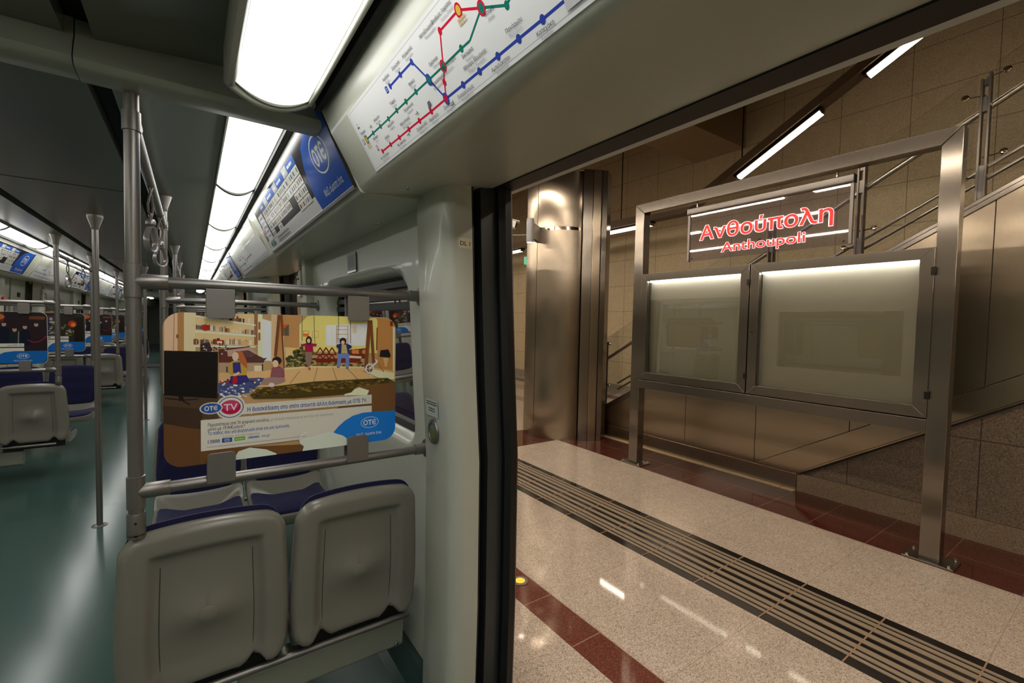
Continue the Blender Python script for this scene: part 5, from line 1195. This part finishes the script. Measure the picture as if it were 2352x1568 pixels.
# balustrade posts
XG = XS + 0.08
def make_post(label):
    t = thing('balustrade_post', label, 'balustrade post', group='posts of the stair balustrade')
    for dy in (0.020, -0.020):
        b = MB(); b.box(-0.03, 0.03, dy - 0.0065, dy + 0.0065, -0.02, 0.88 if dy < 0 else 0.845); b.build('flat_bar', M['post'], t, bevel=0.001)
    for z0, z1 in ((0.0, 0.25), (0.62, 0.72), (0.80, 0.84)):
        b = MB(); b.box(-0.02, 0.02, -0.0135, 0.0135, z0, z1); b.build('spacer', M['post'], t)
    for dy, z in ((0.10, 0.74), (-0.10, 0.86), (0.10, 0.18), (-0.105, 0.315)):
        b = MB(); b.tube([(-0.01, 0.0, z - 0.01*(1 if dy > 0 else 1)), (-0.02, dy*0.9, z)], 0.0045, 8); b.build('arm', M['post'], t)
        b = MB(); b.lathe([(0.0, 0.012), (0.014, 0.011), (0.021, 0.004), (0.022, -0.006), (0.014, -0.010), (0.0, -0.011)], (-0.03, dy, z), (-1, 0, 0.1), 20); b.build('clamp_disc', M['mirror'], t)
    return t
py = [4.27, 3.575, 2.875, 2.175, 1.475, 0.775, 0.075, -0.625]
PN = ['dark double-bar balustrade post at the foot of the stairs', 'dark balustrade post behind the left of the notice case', 'dark balustrade post behind the middle of the notice case', 'dark balustrade post seen through the station name glass', 'dark balustrade post just right of the station name glass', 'dark balustrade post right of the sign frame', 'dark balustrade post outside the right edge', 'highest dark balustrade post']
post0 = make_post(PN[0]); post0.location = (XG, py[0], cap(py[0]))
for yy, nn in list(zip(py, PN))[1:6]: dup(post0, (XG, yy, cap(yy)), 0, nn)
for i in range(6):
    ya, yb = py[i] - 0.045, py[i + 1] + 0.045
    b = MB(); b.prism([(ya, cap(ya) + 0.08), (ya, cap(ya) + 0.90), (yb, cap(yb) + 0.90), (yb, cap(yb) + 0.08)], 'X', XG - 0.030, XG - 0.020)
    g = b.build('glass_panel', M['clear']); tag(g, '%s sloping clear glass panel of the stair balustrade, counted from the foot' % ORD[i], 'glass panel', 'glass panels of the balustrade')
def handrail(label, pts, r, x, group='stair handrails'):
    t = thing('stair_handrail', label, 'handrail', group=group); b = MB(); b.tube([(x, y, z) for y, z in pts], r, 16); b.build('rail', M['rail'], t); return t
handrail('upper round steel handrail climbing beside the stairs', [(4.30, 0.86), (4.36, 0.89), (4.36, 0.965), (4.30, cap(4.30) + 0.665), (YE, cap(YE) + 0.665)], 0.021, XG + 0.07)
handrail('higher of the two thin rails near the capping', [(4.10, cap(4.10) + 0.245), (YE, cap(YE) + 0.245)], 0.013, XG + 0.07)
handrail('lower of the two thin rails near the capping', [(4.10, cap(4.10) + 0.165), (YE, cap(YE) + 0.165)], 0.013, XG + 0.07)

# ------------------------------------------------------------------ notice frame
FX0, FX1 = 3.80, 3.90
t = thing('notice_board', 'tall brushed steel frame with two empty display cases on the platform', 'notice board', (3.85, 1.97, 0), world_parts=True)
def miter(b, y0, y1, z0, z1, w, x0, x1, bars='TBLR'):
    o = [(y0, z0), (y1, z0), (y1, z1), (y0, z1)]; i_ = [(y0 + w, z0 + w), (y1 - w, z0 + w), (y1 - w, z1 - w), (y0 + w, z1 - w)]
    for k, c in enumerate('BRTL'):
        if c in bars:
            j = (k + 1) % 4; b.prism([o[k], o[j], i_[j], i_[k]], 'X', x0, x1)
for (ya, yb), nm in (((3.10, 3.21), 'left'), ((0.735, 0.835), 'right')):
    outer_low = (ya, yb)
    b = MB()
    zt = 2.70
    if nm == 'left': b.prism([(ya, 0.012), (yb, 0.012), (yb, zt), (ya, zt - 0.10)], 'X', FX0, FX1)
    else: b.prism([(ya, 0.012), (yb, 0.012), (yb, zt - 0.10), (ya, zt)], 'X', FX0, FX1)
    po = b.build('post', M['steel'], t, bevel=0.0035)
    ym = (ya + yb)/2
    b = MB(); b.box(FX0 - 0.045, FX1 + 0.045, ym - 0.125, ym + 0.125, 0.0, 0.012); bp = b.build('base_plate', M['steel'], po, bevel=0.002)
    for dx in (-0.028, 0.128):
        for dy in (-0.10, 0.10):
            b = MB(); b.lathe([(0.013, 0.012), (0.013, 0.014), (0.0085, 0.015), (0.0085, 0.026), (0.0, 0.030)], (FX0 + dx, ym + dy, 0), n=14); b.build('bolt', M['mirror'], po)
b = MB(); b.prism([(0.737, 2.70), (3.208, 2.70), (3.10, 2.602), (0.837, 2.602)], 'X', FX0, FX1); b.build('top_rail', M['steel'], t, bevel=0.0035)
b = MB(); b.box(FX0, FX1, 0.835, 3.10, 0.808, 0.895); b.build('lower_rail', M['steel'], t, bevel=0.0035)
# the case: box, two hinged doors with panes, light strips
b = MB(); b.box(FX0 + 0.075, FX0 + 0.095, 0.84, 3.095, 0.915, 1.972)
for z in ((0.905, 0.925), (1.955, 1.975)): b.box(FX0 + 0.02, FX0 + 0.09, 0.84, 3.095, *z)
for y in ((0.838, 0.858), (1.973, 1.993), (3.077, 3.097)): b.box(FX0 + 0.02, FX0 + 0.09, *y, 0.905, 1.975)
b.build('case_body', M['steel'], t)
for ya, yb, nm in ((1.988, 3.097, 'left'), (0.833, 1.978, 'right')):
    b = MB(); miter(b, ya, yb, 0.905, 1.978, 0.072, FX0 - 0.012, FX0 + 0.02); dr_ = b.build('case_door', M['steel'], t, bevel=0.0015)
    b = MB(); b.box(FX0 + 0.004, FX0 + 0.010, ya + 0.066, yb - 0.066, 0.971, 1.912); b.build('pane', glass('case_glass', (0.93, 0.95, 0.92, 1), 0.05, 0.015), dr_)
    b = MB(); b.box(FX0 + 0.072, FX0 + 0.0745, ya + 0.06, yb - 0.06, 0.965, 1.915); b.build('back_sheet', mat('pale_case_lining', rgb(192, 180, 158), 0.4, noise=0.05, nscale=30, stretch=(1, 30, 1)), dr_)
    b = MB(); b.box(FX0 + 0.030, FX0 + 0.062, ya + 0.085, yb - 0.072, 1.893, 1.906); b.build('light_strip', M['led'], dr_)
    b = MB(); b.box(FX0 + 0.028, FX0 + 0.066, ya + 0.07, yb - 0.07, 1.907, 1.95); b.build('strip_holder', M['clamp'], dr_)
    for zz in ((1.70, 0.13)[0], 1.05, 1.83)[1:]:
        yh = ya + 0.002
        b = MB(); b.box(FX0 - 0.022, FX0 - 0.010, yh - 0.012, yh + 0.012, zz - 0.025, zz + 0.025); b.build('hinge', M['dark'], dr_, bevel=0.002)
b = MB(); b.lathe([(0.006, 0), (0.006, 0.006), (0.0, 0.007)], (FX0 - 0.012, 1.95, 1.42), (-1, 0, 0), 12); b.build('lock', M['dark'], t)
# hanging glass sign
SX = 3.85
t = thing('station_sign', 'hanging glass station sign with red Greek and Latin lettering', 'station sign', (SX, 1.955, 2.55), world_parts=True)
b = MB(); b.prism(rrect(SX - 0.028, SX + 0.028, 2.495, 2.556, 0.012, 4), 'Y', 1.297, 2.617); b.build('top_bar', M['tube'], t)
b = MB(); b.box(SX - 0.026, SX + 0.026, 1.293, 1.2975, 2.497, 2.554); b.build('end_cap', M['slot'], t)
b = MB(); b.box(SX - 0.005, SX + 0.005, 1.312, 2.602, 2.065, 2.50); b.build('glass', M['signglass'], t)
for y in (1.297, 2.594):
    b = MB(); b.box(SX - 0.012, SX + 0.012, y, y + 0.022, 2.062, 2.497); b.build('side_trim', M['tube'], t, bevel=0.002)
for y in (1.41, 2.53):
    b = MB(); b.lathe([(0.007, 2.55), (0.007, 2.61)], (SX, y, 0)); b.build('hanger', M['mirror'], t)
for y in (1.345, 2.565):
    b = MB(); b.lathe([(0.007, 0), (0.007, 0.006)], (SX - 0.005, y, 2.088), (-1, 0, 0), 12); b.build('fixing', M['dark'], t)
M['redlit'] = emit('lit_red_lettering', (1.0, 0.035, 0.02, 1), 0.75, base=(0.6, 0.02, 0.02, 1)); M['whitelit'] = emit('lit_white_outline', (1.0, 0.80, 0.86, 1), 0.9)
for nm, body, y0, y1, zb, h, bo in (('greek_lettering', 'Ανθούπολη', 2.487, 1.418, 2.250, 0.122, 0.045), ('latin_lettering', 'Anthoupoli', 2.275, 1.600, 2.118, 0.083, 0.03)):
    vs, fs, w = text_mesh(body, bo, 4)
    vo, fo, wo = text_mesh(body, bo + 0.07, 4)
    sx = (y0 - y1)/w
    x0 = SX - 0.0062
    b = MB(); n = len(vs)
    b.mesh([(x0 - 0.003, y0 - x*sx, zb + y*h) for x, y in vs], fs); lt = b.build(nm, M['redlit'], t, smooth=False)
    b = MB(); e = 0.07*sx
    b.mesh([(x0, y0 + e - x*sx, zb + y*h) for x, y in vo], fo); b.build('pale_outline', M['whitelit'], lt, smooth=False)

# ------------------------------------------------------------------ column
CX, CY, CR = 4.026, 4.638, 0.452
t = thing('steel_column', 'round column wrapped in brushed steel with a flat box on its right', 'column', (CX, CY, 0), world_parts=True)
def arcpts(a0, a1, r, n=28): return [(CX + r*math.cos(math.radians(a0 + (a1 - a0)*i/n)), CY + r*math.sin(math.radians(a0 + (a1 - a0)*i/n))) for i in range(n + 1)]
def sector(a0, a1, r, z0, z1, name, m, rin=None, n=28):
    o = arcpts(a0, a1, r, n); i_ = arcpts(a1, a0, rin or r - 0.02, n); b = MB(); b.prism(o + i_, 'Z', z0, z1); return b.build(name, m, t, sharp=40)
b = MB(); b.lathe([(CR - 0.02, 0.0), (CR - 0.02, 3.35)], (CX, CY, 0), n=48); b.build('core', M['dark'], t)
for z0, z1, rr in ((0.150, 2.612, 0.0), (2.652, 3.35, 0.0)):
    sector(188, 262, CR, z0, z1, 'front_sheet', M['steelc']); sector(100, 187.3, CR + 0.002, z0, z1, 'left_sheet', M['steelc']); sector(-80, 100, CR, z0, z1, 'back_sheet', M['steelc'])
sector(188, 262, CR - 0.006, 2.612, 2.652, 'polished_ring', M['mirror']); sector(100, 187.3, CR, 2.612, 2.652, 'left_sheet', M['steelc'])
sector(100, 262, CR + 0.004, 0.0, 0.150, 'base_collar', M['steelw'])
b = MB(); b.prism([(3.945, 4.145), (4.045, 4.085), (4.085, 4.15), (4.02, 4.24)], 'Z', 0.0, 3.35); b.build('flat_cover', M['steel'], t, bevel=0.003)
b = MB(); b.prism([(4.047, 4.083), (4.135, 4.032), (4.30, 4.16), (4.20, 4.27), (4.09, 4.16)], 'Z', 0.0, 3.35); b.build('flat_cover', M['steelw'], t, bevel=0.003)
b = MB(); b.prism([(4.137, 4.033), (4.147, 4.030), (4.20, 4.075), (4.19, 4.085)], 'Z', 0.0, 3.35); b.build('black_gap', M['slot'], t)
b = MB(); b.prism([(4.149, 4.030), (4.205, 4.000), (4.40, 4.12), (4.32, 4.22)], 'Z', 0.0, 3.35); b.build('flat_cover', M['steel'], t, bevel=0.003)
# lamp and camera on / beyond the column
t = thing('column_spotlight', 'grey cylinder downlight fixed to the left of the steel column', 'spotlight', (3.323, 4.397, 2.56), world_parts=True)
b = MB(); b.lathe([(0.0, 2.705), (0.042, 2.702), (0.045, 2.69), (0.045, 2.425), (0.041, 2.42), (0.037, 2.425)], (3.323, 4.397, 0), n=28); b.build('cylinder', M['grey'], t)
b = MB(); b.lathe([(0.0, 2.424), (0.036, 2.424), (0.036, 2.43), (0.0, 2.43)], (3.323, 4.397, 0), n=24); b.build('lens', M['spot'], t)
b = MB(); b.prism([(3.355, 4.385), (3.40, 4.405), (3.60, 4.545), (3.57, 4.59), (3.37, 4.44)], 'Z', 2.47, 2.66); b.build('bracket', M['clamp'], t, bevel=0.004)
lp = bpy.data.lights.new('spot_beam', 'SPOT'); lp.energy = 22; lp.color = (1.0, 0.86, 0.68); lp.spot_size = 1.5; lp.spot_blend = 0.6; lp.shadow_soft_size = 0.03
lo = bpy.data.objects.new('spot_beam', lp); C.objects.link(lo); lo.parent = t; lo.location = (0, 0, -0.145)
t = thing('surveillance_camera', 'white surveillance camera on an arm left of the column', 'camera', (3.437, 5.13, 2.80))
b = MB(); b.prism(rrect(-0.055, 0.055, -0.05, 0.05, 0.02, 5), 'Y', -0.16, 0.10); h = b.build('housing', M['white'], t); h.rotation_euler = (0.25, 0, 0.9)
b = MB(); b.prism(rrect(-0.065, 0.065, 0.045, 0.06, 0.006, 3), 'Y', -0.20, 0.12); s_ = b.build('sunshield', M['white'], t); s_.rotation_euler = (0.25, 0, 0.9)
b = MB(); b.lathe([(0.0, 0.0), (0.034, 0.0), (0.034, 0.012), (0.0, 0.012)], (0, -0.172, 0), (0, 1, 0)); l_ = b.build('lens', M['slot'], t); l_.rotation_euler = (0.25, 0, 0.9)
b = MB(); b.tube([(0, 0, -0.045), (0.01, 0.0, -0.11), (0.0, 0.05, -0.16), (0.10, -0.10, -0.175), (0.27, -0.25, -0.175)], 0.011, 10); b.build('arm', M['clamp'], t)
t = thing('exit_sign', 'small green emergency exit sign left of the column', 'exit sign', (7.30, 9.70, 3.10))
b = MB(); b.box(-0.135, 0.15, -0.02, 0.02, -0.10, 0.10); b.build('sign_box', emit('lit_green_sign', (0.02, 0.55, 0.28, 1), 0.9), t); t.rotation_euler = (0, 0, 0.0)
p = Print((0, -0.021, 0), (1, 0, 0), (0, 0, 1), (0, -1, 0), 1e-4); wh = (225, 240, 230)
p.disc(-0.01, 0.055, 0.017, 0.017, wh); p.line([(0.015, 0.035), (-0.01, -0.015), (0.03, -0.045), (0.02, -0.08)], 0.016, wh); p.line([(-0.01, -0.015), (-0.05, -0.05)], 0.016, wh); p.line([(-0.04, 0.0), (-0.01, 0.03), (0.05, 0.01)], 0.012, wh); p.rect(0.075, 0.115, -0.08, 0.07, wh)
p.mb.build('running_figure', M['ink'], t)
